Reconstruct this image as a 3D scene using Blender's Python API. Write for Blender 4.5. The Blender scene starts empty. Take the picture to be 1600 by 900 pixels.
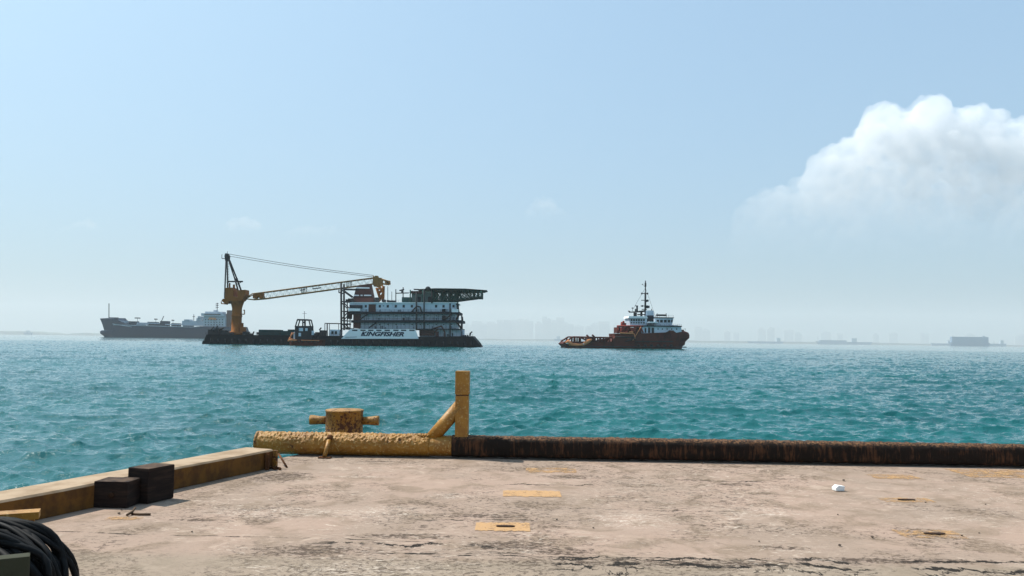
import bpy, bmesh, math, random, time
import numpy as np
from mathutils import Matrix, Vector, noise as mnoise

random.seed(7)
R = math.radians
S = bpy.context.scene
C = S.collection

# ------------------------------------------------------------------ camera, world, sun, exposure
FPX = 1300.0                      # focal length in pixels of the 1600 px wide photograph
CAMZ = 3.5                        # eye height above the water
DECK = 1.8                        # pier deck above the water
EARTH = 6.371e6
cam_d = bpy.data.cameras.new('camera')
cam_d.sensor_width = 36.0
cam_d.lens = FPX / 1600.0 * 36.0
cam_d.clip_start = 0.1
cam_d.clip_end = 90000.0
cam = bpy.data.objects.new('camera', cam_d)
C.objects.link(cam)
PITCH, ROLL = math.atan(80.6 / FPX), R(0.69)
cam_rot = Matrix.Rotation(R(90) + PITCH, 3, 'X') @ Matrix.Rotation(ROLL, 3, 'Z')
cam.matrix_world = Matrix.Translation((0, 0, CAMZ)) @ cam_rot.to_4x4()
S.camera = cam

SUN_EL, SUN_AZ = R(55), R(-66)    # azimuth from +Y, clockwise positive
sun_dir = Vector((math.sin(SUN_AZ) * math.cos(SUN_EL), math.cos(SUN_AZ) * math.cos(SUN_EL), math.sin(SUN_EL)))
world = bpy.data.worlds.new('World')
S.world = world
world.use_nodes = True
wn = world.node_tree
wbg = wn.nodes['Background']
sky = wn.nodes.new('ShaderNodeTexSky')
sky.sky_type = 'NISHITA'
sky.sun_disc = False
sky.sun_elevation = SUN_EL
sky.sun_rotation = SUN_AZ
sky.air_density = 1.0
sky.dust_density = 6.5
sky.ozone_density = 1.0
SKY_K = 0.12
wbg.inputs[1].default_value = SKY_K
# the camera's flat tone curve and white balance, applied evenly to the whole sky
wg1 = wn.nodes.new('ShaderNodeVectorMath'); wg1.operation = 'SCALE'; wg1.inputs['Scale'].default_value = SKY_K
wgm = wn.nodes.new('ShaderNodeGamma'); wgm.inputs[1].default_value = 0.37
wmul = wn.nodes.new('ShaderNodeMix'); wmul.data_type = 'RGBA'; wmul.blend_type = 'MULTIPLY'
wmul.inputs[0].default_value = 1.0; wmul.inputs[7].default_value = (0.455/SKY_K, 0.665/SKY_K, 0.845/SKY_K, 1)
wn.links.new(sky.outputs[0], wg1.inputs[0]); wn.links.new(wg1.outputs[0], wgm.inputs[0])
wn.links.new(wgm.outputs[0], wmul.inputs[6]); wn.links.new(wmul.outputs[2], wbg.inputs[0])

sl = bpy.data.lights.new('sun', 'SUN')
sl.energy = 4.9
sl.angle = R(0.5)
sl.color = (1.0, 0.955, 0.88)
so = bpy.data.objects.new('sun', sl)
so.rotation_euler = sun_dir.to_track_quat('Z', 'Y').to_euler()
so.location = (0, 0, 50)
C.objects.link(so)

S.view_settings.view_transform = 'Standard'
S.view_settings.look = 'None'
S.view_settings.exposure = 0.42
S.view_settings.gamma = 1.0
S.view_settings.use_curve_mapping = False
S.render.engine = 'CYCLES'
S.cycles.use_denoising = True
S.cycles.max_bounces = 20
S.cycles.diffuse_bounces = 3
S.cycles.glossy_bounces = 3
S.cycles.volume_bounces = 16
S.cycles.transparent_max_bounces = 16
S.cycles.caustics_reflective = False
S.cycles.caustics_refractive = False
S.cycles.sample_clamp_indirect = 8.0
S.cycles.sample_clamp_direct = 6.0

# ------------------------------------------------------------------ pixel helpers (only used to size and place real things)
def ray(px, py):
    return cam_rot @ Vector(((px - 800) / FPX, (450 - py) / FPX, -1.0))

def at(px, py, Y):
    d = ray(px, py)
    t = Y / d.y
    return Vector((d.x * t, Y, CAMZ + d.z * t))

def gnd(px, py, h=0.0):
    """point on the pier deck (or h above it)"""
    d = ray(px, py)
    t = (DECK + h - CAMZ) / d.z
    return Vector((d.x * t, d.y * t, DECK + h))

# ------------------------------------------------------------------ objects
def tag(o, label=None, cat=None, group=None, kind=None):
    if label: o['label'] = label
    if cat: o['category'] = cat
    if group: o['group'] = group
    if kind: o['kind'] = kind
    return o

def empty(name, loc, label, cat, group=None, rz=0.0):
    o = bpy.data.objects.new(name, None)
    o.empty_display_size = 0.2
    o.location = loc
    o.rotation_euler = (0, 0, rz)
    C.objects.link(o)
    return tag(o, label, cat, group)

class MB:
    """collects shapes into ONE mesh"""
    def __init__(s):
        s.v, s.f, s.sm, s.cut = [], [], [], []
    def each(s, name, mat, parent):
        """every shape collected becomes an object of its own"""
        cuts = s.cut + [(len(s.v), len(s.f))]
        out = []
        for (v0, f0), (v1, f1) in zip(cuts[:-1], cuts[1:]):
            if v1 == v0: continue
            q = MB(); q.v = s.v[v0:v1]; q.f = [tuple(i-v0 for i in f) for f in s.f[f0:f1]]; q.sm = s.sm[f0:f1]
            out.append(q.build(name, mat, parent))
        return out
    def add(s, vs, fs, smooth=False):
        n = len(s.v)
        if len(vs): s.cut.append((n, len(s.f)))
        s.v += [tuple(p) for p in vs]
        for f in fs:
            s.f.append(tuple(i + n for i in f)); s.sm.append(smooth)
        return s
    def box(s, x0, x1, y0, y1, z0, z1):
        vs = [(x0,y0,z0),(x1,y0,z0),(x1,y1,z0),(x0,y1,z0),(x0,y0,z1),(x1,y0,z1),(x1,y1,z1),(x0,y1,z1)]
        return s.add(vs, [(0,3,2,1),(4,5,6,7),(0,1,5,4),(1,2,6,5),(2,3,7,6),(3,0,4,7)])
    def prism(s, poly, y0, y1, axis='y'):
        """poly in x,z (ccw or cw) extruded over y"""
        n = len(poly)
        ar = sum(poly[i][0]*poly[(i+1)%n][1]-poly[(i+1)%n][0]*poly[i][1] for i in range(n))
        if ar < 0: poly = poly[::-1]
        if axis == 'y':
            vs = [(p[0], y0, p[1]) for p in poly] + [(p[0], y1, p[1]) for p in poly]
            fs = [tuple(range(n)), tuple(range(2*n-1, n-1, -1))]
            fs += [(i, n+i, n+(i+1)%n, (i+1)%n) for i in range(n)]
        else:  # z: poly in x,y
            vs = [(p[0], p[1], y0) for p in poly] + [(p[0], p[1], y1) for p in poly]
            fs = [tuple(range(n-1,-1,-1)), tuple(range(n, 2*n))]
            fs += [(i, (i+1)%n, n+(i+1)%n, n+i) for i in range(n)]
        return s.add(vs, fs)
    def tube(s, a, b, r, r2=None, n=8, smooth=True):
        a, b = Vector(a), Vector(b)
        r2 = r if r2 is None else r2
        d = (b-a)
        if d.length < 1e-6: return s
        q = d.to_track_quat('Z', 'Y')
        vs = []
        for p, rr in ((a, r), (b, r2)):
            for i in range(n):
                t = 2*math.pi*i/n + math.pi/n
                vs.append(p + q @ Vector((rr*math.cos(t), rr*math.sin(t), 0)))
        fs = [(i, (i+1)%n, n+(i+1)%n, n+i) for i in range(n)]
        k = len(s.v)
        s.add(vs, fs, smooth)
        s.add([], [])
        s.f.append(tuple(k+i for i in range(n-1,-1,-1))); s.sm.append(False)
        s.f.append(tuple(k+n+i for i in range(n))); s.sm.append(False)
        return s
    def path(s, pts, r, n=8):
        """smooth tube through points, r number or list"""
        pts = [Vector(p) for p in pts]
        m = len(pts)
        vs = []
        for j, p in enumerate(pts):
            d = (pts[min(j+1, m-1)] - pts[max(j-1, 0)]).normalized()
            up = Vector((0,0,1)) if abs(d.z) < 0.95 else Vector((1,0,0))
            a = d.cross(up).normalized(); b = a.cross(d).normalized()
            rr = r[j] if isinstance(r, (list, tuple)) else r
            for i in range(n):
                t = 2*math.pi*i/n
                vs.append(p + a*rr*math.cos(t) + b*rr*math.sin(t))
        fs = []
        for j in range(m-1):
            for i in range(n):
                fs.append((j*n+i, j*n+(i+1)%n, (j+1)*n+(i+1)%n, (j+1)*n+i))
        k = len(s.v)
        s.add(vs, fs, True)
        s.f.append(tuple(k+i for i in range(n-1,-1,-1))); s.sm.append(False)
        s.f.append(tuple(k+(m-1)*n+i for i in range(n))); s.sm.append(False)
        return s
    def lathe(s, prof, c=(0,0,0), n=32, smooth=True):
        """prof: (r,z) bottom to top"""
        vs = []
        for (r, z) in prof:
            for i in range(n):
                t = 2*math.pi*i/n
                vs.append((c[0]+r*math.cos(t), c[1]+r*math.sin(t), c[2]+z))
        fs = []
        for j in range(len(prof)-1):
            for i in range(n):
                fs.append((j*n+i, j*n+(i+1)%n, (j+1)*n+(i+1)%n, (j+1)*n+i))
        k = len(s.v)
        s.add(vs, fs, smooth)
        s.f.append(tuple(k+i for i in range(n-1,-1,-1))); s.sm.append(False)
        s.f.append(tuple(k+(len(prof)-1)*n+i for i in range(n))); s.sm.append(False)
        return s
    def build(s, name, mat, parent=None, bevel=0.0, recalc=True):
        me = bpy.data.meshes.new(name)
        me.from_pydata(s.v, [], s.f)
        me.polygons.foreach_set('use_smooth', s.sm)
        if recalc or bevel:
            bm = bmesh.new(); bm.from_mesh(me)
            if recalc: bmesh.ops.recalc_face_normals(bm, faces=bm.faces)
            if bevel:
                bmesh.ops.bevel(bm, geom=[e for e in bm.edges if e.calc_face_angle(0) > 0.6], offset=bevel, segments=2, profile=0.7, affect='EDGES')
            bm.to_mesh(me); bm.free()
        me.materials.append(mat)
        me.update()
        o = bpy.data.objects.new(name, me)
        C.objects.link(o)
        if parent: o.parent = parent
        return o

def copy_tree(o, parent=None):
    c = o.copy(); C.objects.link(c); c.parent = parent
    for ch in [x for x in o.children]:
        copy_tree(ch, c)
    return c

# ------------------------------------------------------------------ node helpers
class NT:
    def __init__(s, name):
        s.m = bpy.data.materials.new(name); s.m.use_nodes = True
        s.t = s.m.node_tree; s.p = s.t.nodes['Principled BSDF']; s.out = s.t.nodes['Material Output']
    def n(s, typ, **kw):
        x = s.t.nodes.new(typ)
        for k, v in kw.items(): setattr(x, k, v)
        return x
    def L(s, a, b): s.t.links.new(a, b)
    def put(s, sock, v):
        if hasattr(v, 'is_output') or isinstance(v, bpy.types.NodeSocket): s.L(v, sock)
        else: sock.default_value = v
    def math(s, op, a, b=None, c=None, clamp=False):
        x = s.n('ShaderNodeMath', operation=op, use_clamp=clamp)
        s.put(x.inputs[0], a)
        if b is not None: s.put(x.inputs[1], b)
        if c is not None: s.put(x.inputs[2], c)
        return x.outputs[0]
    def coord(s, scale=(1,1,1), kind='Object', off=(0,0,0)):
        tc = s.n('ShaderNodeTexCoord'); mp = s.n('ShaderNodeMapping')
        mp.inputs['Scale'].default_value = scale; mp.inputs['Location'].default_value = off
        s.L(tc.outputs[kind], mp.inputs['Vector']); return mp.outputs[0]
    def geo(s, scale=(1,1,1), off=(0,0,0)):
        g = s.n('ShaderNodeNewGeometry'); mp = s.n('ShaderNodeMapping')
        mp.inputs['Scale'].default_value = scale; mp.inputs['Location'].default_value = off
        s.L(g.outputs['Position'], mp.inputs['Vector']); return mp.outputs[0]
    def noise(s, vec, scale, detail=4, rough=0.55, dist=0.0):
        x = s.n('ShaderNodeTexNoise')
        s.L(vec, x.inputs['Vector'])
        x.inputs['Scale'].default_value = scale; x.inputs['Detail'].default_value = detail
        x.inputs['Roughness'].default_value = rough; x.inputs['Distortion'].default_value = dist
        return x.outputs[0]
    def ramp(s, v, lo, hi, a=0.0, b=1.0, smooth=True):
        x = s.n('ShaderNodeMapRange', interpolation_type='SMOOTHSTEP' if smooth else 'LINEAR')
        s.put(x.inputs[0], v)
        s.put(x.inputs[1], lo); s.put(x.inputs[2], hi); s.put(x.inputs[3], a); s.put(x.inputs[4], b)
        return x.outputs[0]
    def mix(s, f, a, b):
        x = s.n('ShaderNodeMix', data_type='RGBA')
        s.put(x.inputs[0], f)
        s.put(x.inputs[6], (*a, 1) if isinstance(a, tuple) else a)
        s.put(x.inputs[7], (*b, 1) if isinstance(b, tuple) else b)
        return x.outputs[2]
    def bump(s, h, strength, dist):
        x = s.n('ShaderNodeBump')
        x.inputs['Strength'].default_value = strength; x.inputs['Distance'].default_value = dist
        s.L(h, x.inputs['Height']); s.L(x.outputs[0], s.p.inputs['Normal'])
        return x
    def base(s, c): s.put(s.p.inputs['Base Color'], (*c, 1) if isinstance(c, tuple) else c)
    def rough(s, r): s.put(s.p.inputs['Roughness'], r)

MATS = {}
def painted(name, col, col2=None, scale=0.6, lo=0.5, hi=0.72, rough=0.7, stretch=(1,1,0.35), bump=0.0, spec=0.08):
    """paint worn and stained with a second colour in streaky blotches"""
    if name in MATS: return MATS[name]
    t = NT(name)
    v = t.coord(stretch)
    n1 = t.noise(v, scale, 6, 0.65)
    n2 = t.noise(v, scale*7, 3, 0.6)
    c2 = col2 or tuple(x*0.55 for x in col)
    f = t.ramp(t.math('ADD', t.math('MULTIPLY', n1, 0.75), t.math('MULTIPLY', n2, 0.25)), lo, hi)
    t.base(t.mix(f, col, c2)); t.rough(rough)
    t.p.inputs['Specular IOR Level'].default_value = spec
    if bump: t.bump(n2, bump, 0.01)
    MATS[name] = t.m
    return t.m

# ------------------------------------------------------------------ materials
# concrete of the pier deck
t = NT('deck_concrete')
v = t.geo()
big = t.noise(v, 0.55, 4, 0.6)
mid = t.noise(t.geo((1,1,1),(3,7,0)), 2.3, 6, 0.62, 0.6)
fine = t.noise(t.geo((1,1,1),(9,1,0)), 21.0, 5, 0.7)
grit = t.noise(v, 70.0, 3, 0.7)
col = t.mix(t.ramp(big, 0.38, 0.62), (0.325, 0.230, 0.174), (0.275, 0.203, 0.153))
col = t.mix(t.ramp(mid, 0.46, 0.64, 0, 0.75), col, (0.215, 0.155, 0.108))
col = t.mix(t.ramp(t.noise(t.geo((1,1,1),(31,5,0)), 3.1, 5, 0.6, 1.2), 0.56, 0.72, 0, 0.65), col, (0.40, 0.30, 0.23))
sep = t.n('ShaderNodeSeparateXYZ'); t.L(v, sep.inputs[0]); X, Y = sep.outputs[0], sep.outputs[1]
# rougher, greyer surface nearest to the camera, beyond the last joint
nearm = t.ramp(t.math('ADD', Y, t.math('MULTIPLY', t.math('SUBTRACT', big, 0.5), 1.0)), 6.45, 6.75, 1, 0)
col = t.mix(t.math('MULTIPLY', nearm, 0.6), col, (0.245, 0.198, 0.145))
# small pits, scabs and gouges
pit = t.ramp(t.math('ADD', t.math('MULTIPLY', fine, 0.65), t.math('MULTIPLY', mid, 0.35)), 0.54, 0.60)
pit2 = t.ramp(t.noise(t.geo((1.0,1.6,1),(4,4,0)), 9.0, 6, 0.74, 1.5), 0.555, 0.60)
pitn = t.math('MULTIPLY', t.ramp(t.math('ADD', t.math('MULTIPLY', fine, 0.6), t.math('MULTIPLY', grit, 0.4)), 0.54, 0.6), nearm)
patchy = t.ramp(t.noise(t.geo((1,1,1),(14,2,0)), 0.9, 3, 0.5), 0.42, 0.6, 0.15, 1)
dark = t.math('MAXIMUM', t.math('MAXIMUM', t.math('MULTIPLY', pit, 0.75), t.math('MULTIPLY', pit2, 0.9)), t.math('MULTIPLY', pitn, 0.85))
dark = t.math('MULTIPLY', dark, patchy)
# cracks: (y at x=0, slope, wander, half width, x from, x to)
wand = t.noise(t.geo((1,0.15,1)), 1.6, 8, 0.68)
wand2 = t.noise(t.geo((1,0.3,1),(5,9,0)), 2.7, 8, 0.7)
wid = t.noise(t.geo((1,1,1),(2,8,0)), 5.0, 4, 0.7)
crk = None
gate = t.noise(t.geo((1,0.4,1),(11,2,0)), 2.2, 5, 0.6)
for (y0, sl_, wd, hw, xa, xb, wsrc, thin) in (
        (6.66, 0.0, 0.10, 0.010, -0.6, 1.6, wand, 0), (6.50, -0.015, 0.42, 0.026, 0.0, 5.2, wand, 1), (6.62, 0.0, 0.34, 0.016, 0.2, 3.2, wand2, 0),
        (6.58, 0.02, 0.18, 0.013, 1.7, 6, wand2, 0), (6.35, 0.0, 0.6, 0.010, 0.2, 5, wand2, 0),
        (7.05, -0.06, 0.07, 0.006, -4, -0.1, wand, 0), (6.98, -0.02, 0.30, 0.020, -1.7, 0.0, wand2, 1), (6.72, 0.02, 0.12, 0.009, -1.6, 0.2, wand, 0),
        (7.95, 0.0, 0.2, 0.008, -0.9, 0.5, wand, 0), (9.9, 0.0, 0.25, 0.010, -0.2, 1.2, wand2, 0), (10.3, 0.0, 0.3, 0.012, 1.9, 3.2, wand, 0),
        (8.6, -0.06, 0.15, 0.008, 0.4, 2.4, wand2, 0)):
    yc = t.math('ADD', t.math('MULTIPLY', X, sl_), t.math('MULTIPLY', t.math('SUBTRACT', wsrc, 0.5), wd*2))
    d = t.math('ABSOLUTE', t.math('SUBTRACT', t.math('SUBTRACT', Y, y0), yc))
    w = t.ramp(wid, 0.36, 0.68, hw*0.05, hw*3.0)
    m = t.math('DIVIDE', d, w)
    m = t.ramp(m, 0.7, 1.2, 1, 0)
    e = t.math('MULTIPLY', t.ramp(X, xa-0.1, xa+0.3), t.ramp(X, xb-0.3, xb+0.1, 1, 0))
    m = t.math('MULTIPLY', m, e)
    m = t.math('MULTIPLY', m, t.ramp(gate, 0.40, 0.50))
    crk = m if crk is None else t.math('MAXIMUM', crk, m)
# scabbed patches at their places on the deck
scab = None
for (px_, py_, rx, ry) in ((800,853,.50,.20),(880,862,.4,.16),(1215,856,.33,.09),(1150,757,.40,.14),(640,838,.65,.13),(590,721,.5,.06),(890,745,.45,.22),(760,806,.6,.13),(305,812,.30,.08),(1440,828,.3,.05),(480,860,.6,.25),(1050,880,1.6,.16),(1400,876,1.2,.10),(440,745,.5,.5)):
    g_ = gnd(px_, py_)
    dx = t.math('DIVIDE', t.math('SUBTRACT', X, g_.x), rx); dy = t.math('DIVIDE', t.math('SUBTRACT', Y, g_.y), ry)
    e = t.ramp(t.math('ADD', t.math('MULTIPLY', dx, dx), t.math('MULTIPLY', dy, dy)), 0.0, 1.3, 1, 0)
    scab = e if scab is None else t.math('MAXIMUM', scab, e)
sn_ = t.math('ADD', t.math('MULTIPLY', t.noise(t.geo((1,2.0,1),(6,4,0)), 13, 6, 0.72, 1.0), 0.6), t.math('MULTIPLY', fine, 0.4))
dark = t.math('MAXIMUM', dark, t.math('MULTIPLY', t.ramp(t.math('ADD', sn_, t.math('MULTIPLY', scab, 0.13)), 0.60, 0.65), t.math('MINIMUM', t.math('MULTIPLY', scab, 3.0), 1.0)))
wsc = None
for (px_, py_, rx, ry) in ((980,812,.5,.5),(430,800,.8,.35),(600,800,.5,.4),(1190,800,.5,.3),(560,745,.5,.10),(1500,810,.4,.2),(560,890,.7,.2),(700,775,.3,.2)):
    g_ = gnd(px_, py_)
    dx = t.math('DIVIDE', t.math('SUBTRACT', X, g_.x), rx); dy = t.math('DIVIDE', t.math('SUBTRACT', Y, g_.y), ry)
    e = t.ramp(t.math('ADD', t.math('MULTIPLY', dx, dx), t.math('MULTIPLY', dy, dy)), 0.0, 1.2, 1, 0)
    wsc = e if wsc is None else t.math('MAXIMUM', wsc, e)
wn_ = t.noise(t.geo((1.2,2.4,1),(1,6,0)), 7.0, 7, 0.75, 2.4)
col = t.mix(t.math('MULTIPLY', t.ramp(wn_, 0.50, 0.60), t.math('MULTIPLY', wsc, 0.75)), col, (0.54, 0.45, 0.37))
col = t.mix(t.math('MULTIPLY', dark, 0.92), col, (0.070, 0.047, 0.034))
# white scrapes
scr = t.ramp(t.noise(t.geo((0.9,2.2,1),(7,3,0)), 6.0, 7, 0.75, 2.0), 0.56, 0.64, 0, 0.7)
scr = t.math('MULTIPLY', scr, t.ramp(t.noise(t.geo((1,1,1),(8,3,0)), 0.8, 2), 0.45, 0.6))
col = t.mix(scr, col, (0.56, 0.47, 0.38))
col = t.mix(crk, col, (0.022, 0.017, 0.013))
t.base(col); t.rough(0.93); t.p.inputs['Specular IOR Level'].default_value = 0.15
h = t.math('ADD', t.math('MULTIPLY', mid, 0.8), t.math('MULTIPLY', fine, 0.35))
h = t.math('SUBTRACT', h, t.math('ADD', t.math('MULTIPLY', crk, 0.8), t.math('MULTIPLY', dark, 0.35)))
t.bump(h, 0.55, 0.035)
M_DECK = t.m

def worn_paint(name, col, worn, thresh=0.55):
    t = NT(name)
    v = t.geo()
    n1 = t.noise(v, 7.0, 6, 0.7, 0.8)
    keep = t.ramp(t.math('ADD', t.math('MULTIPLY', n1, 0.55), t.math('MULTIPLY', t.noise(v, 38, 4, 0.7), 0.45)), thresh-0.09, thresh+0.05, 0.92, 0)
    c = t.mix(t.ramp(t.noise(v, 30, 4, 0.7), 0.45, 0.65, 0, 0.6), col, worn)
    t.base(c); t.rough(0.85); t.p.inputs['Specular IOR Level'].default_value = 0.15
    tr = t.n('ShaderNodeBsdfTransparent'); mx = t.n('ShaderNodeMixShader')
    t.L(keep, mx.inputs[0]); t.L(tr.outputs[0], mx.inputs[1]); t.L(t.p.outputs[0], mx.inputs[2])
    t.L(mx.outputs[0], t.out.inputs['Surface'])
    return t.m
M_MARK = worn_paint('yellow_road_paint', (0.46, 0.27, 0.125), (0.36, 0.235, 0.14), 0.60)
M_MARK2 = worn_paint('worn_yellow_road_paint', (0.42, 0.245, 0.11), (0.33, 0.22, 0.135), 0.515)

# pier side concrete and kerb
t = NT('kerb_concrete')
v = t.geo()
g = t.n('ShaderNodeNewGeometry'); sp = t.n('ShaderNodeSeparateXYZ'); t.L(g.outputs['Normal'], sp.inputs[0])
up = t.ramp(sp.outputs[2], 0.5, 0.8)
n1 = t.noise(v, 3.0, 6, 0.65); n2 = t.noise(t.geo((1,1,0.8)), 6.5, 6, 0.65)
side = t.mix(t.ramp(n2, 0.38, 0.62), (0.17, 0.075, 0.018), (0.095, 0.045, 0.016))
side = t.mix(t.ramp(n1, 0.60, 0.74, 0, 0.6), side, (0.16, 0.12, 0.075))
top = t.mix(t.ramp(n1, 0.4, 0.66), (0.37, 0.27, 0.18), (0.26, 0.18, 0.11))
t.base(t.mix(up, side, top)); t.rough(0.9); t.p.inputs['Specular IOR Level'].default_value = 0.15
t.bump(t.math('ADD', n1, n2), 0.5, 0.015)
M_KERB = t.m

# yellow paint, crusted and rusting
def yellow(name, rust_lo, rust_hi, crust=0.0, scale=14):
    t = NT(name)
    v = t.geo()
    n1 = t.noise(v, scale, 6, 0.65, 0.4); n2 = t.noise(t.geo((1,1,1),(3,1,4)), scale*2.4, 4, 0.6)
    n3 = t.noise(t.geo((1,1,1),(13,1,4)), 3.5, 3, 0.6)
    f = t.ramp(t.math('ADD', t.math('MULTIPLY', n1, 0.7), t.math('MULTIPLY', n3, 0.3)), rust_lo, rust_hi)
    c = t.mix(t.ramp(n3, 0.35, 0.65), (0.33, 0.150, 0.016), (0.25, 0.108, 0.013))
    c = t.mix(t.ramp(n2, 0.55, 0.66, 0, 0.7), c, (0.50, 0.33, 0.12))
    c = t.mix(f, c, (0.085, 0.032, 0.014))
    t.base(c); t.rough(t.ramp(f, 0, 1, 0.5, 0.85)); t.p.inputs['Specular IOR Level'].default_value = 0.4
    t.bump(t.math('SUBTRACT', t.math('ADD', n2, t.math('MULTIPLY', n1, 0.6)), t.math('MULTIPLY', f, 0.4)), 0.5 + crust, 0.012 + crust*0.01)
    return t.m
M_YEL = yellow('yellow_paint', 0.60, 0.64)
M_YEL_CRUST = yellow('crusted_yellow_paint', 0.60, 0.66, 0.5, 11)
M_YEL_RUST = yellow('rusting_yellow_paint', 0.515, 0.56, 0.2, 22)

t = NT('tarred_steel')
v = t.geo((1,1,0.12))
n1 = t.noise(v, 26, 6, 0.7); n2 = t.noise(t.geo(), 3.2, 4, 0.6); n3 = t.noise(t.geo((1,1,1),(2,2,2)), 35, 5, 0.7)
f = t.ramp(t.math('ADD', t.math('MULTIPLY', n1, 0.6), t.math('MULTIPLY', n2, 0.4)), 0.49, 0.62)
c = t.mix(f, (0.015, 0.009, 0.006), (0.095, 0.040, 0.018))
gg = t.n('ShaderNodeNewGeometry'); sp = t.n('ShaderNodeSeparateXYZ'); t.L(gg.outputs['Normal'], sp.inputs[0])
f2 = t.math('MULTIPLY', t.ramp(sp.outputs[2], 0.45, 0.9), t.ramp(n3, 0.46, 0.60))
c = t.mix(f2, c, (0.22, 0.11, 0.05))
t.base(c); t.rough(0.8); t.p.inputs['Specular IOR Level'].default_value = 0.2
t.bump(t.math('ADD', n3, n1), 0.8, 0.02)
M_TAR = t.m

M_TIMBER = None
t = NT('tarred_timber')
v = t.coord((1, 1, 1))
n1 = t.noise(t.coord((1,1,9)), 4.0, 6, 0.6); n2 = t.noise(v, 9, 4, 0.6)
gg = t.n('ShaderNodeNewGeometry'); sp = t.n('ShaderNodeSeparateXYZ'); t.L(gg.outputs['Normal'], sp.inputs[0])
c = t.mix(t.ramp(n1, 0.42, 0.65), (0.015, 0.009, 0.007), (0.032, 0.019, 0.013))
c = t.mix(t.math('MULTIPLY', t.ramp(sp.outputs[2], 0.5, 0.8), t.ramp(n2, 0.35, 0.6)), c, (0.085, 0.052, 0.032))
t.base(c); t.rough(0.9); t.p.inputs['Specular IOR Level'].default_value = 0.2
t.bump(n2, 0.5, 0.01)
M_TIMBER = t.m

t = NT('black_rubber_hose')
n1 = t.noise(t.coord(), 30, 4, 0.6)
t.base(t.mix(n1, (0.004, 0.004, 0.004), (0.010, 0.0095, 0.009))); t.rough(0.62)
t.p.inputs['Specular IOR Level'].default_value = 0.15
M_HOSE = t.m
M_GREYBOX = painted('grey_green_paint', (0.045, 0.045, 0.028), (0.03, 0.03, 0.02), 6, stretch=(1,1,1), bump=0.3)
M_FOAM = painted('white_foam', (0.80, 0.80, 0.78), (0.62, 0.60, 0.55), 12, 0.6, 0.8, stretch=(1,1,1))
M_STONE = painted('dark_stone', (0.06, 0.045, 0.035), (0.12, 0.09, 0.07), 40, stretch=(1,1,1))
M_STICK = painted('weathered_wood', (0.10, 0.065, 0.04), (0.05, 0.03, 0.02), 40, stretch=(1,1,1))
M_RUST = painted('rusty_steel', (0.13, 0.055, 0.022), (0.055, 0.025, 0.014), 12, 0.4, 0.65, 0.85, (1,1,1), 0.4)

M_RECESS = painted('dark_rusty_steel', (0.035, 0.018, 0.010), (0.02, 0.012, 0.008), 20)  # near-black; shade of the bolt recess and deck slots put into colour
# ships
M_HULLBLK = painted('black_hull_paint', (0.006, 0.008, 0.012), (0.018, 0.012, 0.010), 0.25, 0.52, 0.7)
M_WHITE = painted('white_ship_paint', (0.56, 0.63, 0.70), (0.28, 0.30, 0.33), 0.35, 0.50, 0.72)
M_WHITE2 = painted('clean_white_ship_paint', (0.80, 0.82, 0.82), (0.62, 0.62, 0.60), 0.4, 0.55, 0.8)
M_GALLERY = painted('shaded_deck_paint', (0.014, 0.018, 0.026), (0.008, 0.010, 0.015), 0.5)  # near-black; also carries the shade of the barge's open galleries
M_GLASSD = painted('dark_window_glass', (0.015, 0.020, 0.028), (0.025, 0.03, 0.04), 1.0, rough=0.3, spec=0.2)
M_BLUELET = painted('navy_lettering_paint', (0.010, 0.018, 0.045), (0.02, 0.03, 0.06), 1.0)
M_CRANE = painted('orange_crane_paint', (0.28, 0.095, 0.015), (0.14, 0.045, 0.010), 0.45, 0.46, 0.70)
M_BOOM = painted('boom_yellow_paint', (0.24, 0.13, 0.04), (0.12, 0.06, 0.02), 0.7)
M_BOOMW = painted('boom_white_paint', (0.78, 0.76, 0.68), (0.55, 0.50, 0.40), 0.7)
M_DARKST = painted('dark_steel', (0.028, 0.030, 0.034), (0.05, 0.035, 0.028), 0.8)
M_FUNNEL = painted('brown_funnel_paint', (0.085, 0.035, 0.030), (0.05, 0.025, 0.022), 0.5)
M_TEAL = painted('dark_teal_container_paint', (0.020, 0.060, 0.060), (0.015, 0.035, 0.038), 0.4)
M_GREEN = painted('dark_green_deck_paint', (0.025, 0.085, 0.070), (0.03, 0.06, 0.055), 0.4)
M_LOCK = painted('grey_locker_paint', (0.22, 0.26, 0.30), (0.12, 0.14, 0.16), 0.5)
M_GREYG = painted('grey_green_deckhouse_paint', (0.12, 0.17, 0.16), (0.07, 0.10, 0.10), 0.5)
M_HULLRED = painted('red_brown_hull_paint', (0.082, 0.019, 0.012), (0.034, 0.011, 0.009), 0.35, 0.45, 0.68)
M_ORANGE = painted('orange_ship_paint', (0.62, 0.24, 0.10), (0.42, 0.12, 0.05), 0.5, 0.52, 0.75)
M_REDEQ = painted('red_equipment_paint', (0.22, 0.035, 0.025), (0.10, 0.022, 0.018), 0.8)
M_NAVY = painted('navy_hull_paint', (0.003, 0.022, 0.055), (0.006, 0.022, 0.045), 0.03, 0.45, 0.65, stretch=(0.3,1,3))
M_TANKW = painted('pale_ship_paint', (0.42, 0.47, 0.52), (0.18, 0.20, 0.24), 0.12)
M_FARSHIP = painted('blue_grey_hull_paint', (0.17, 0.25, 0.36), (0.20, 0.27, 0.36), 0.02)  # pale tone puts extra distance haze into the ship colour
M_FARRED = painted('dull_red_hull_paint', (0.12, 0.06, 0.05), (0.08, 0.05, 0.05), 0.02)
M_TOWER = painted('pale_tower_concrete', (0.36, 0.37, 0.38), (0.28, 0.29, 0.30), 0.01)
M_TWIN = painted('tower_window_glass', (0.16, 0.20, 0.24), (0.12, 0.15, 0.18), 0.01)
M_LAND = painted('low_green_land', (0.05, 0.07, 0.04), (0.03, 0.05, 0.03), 0.002)

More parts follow.
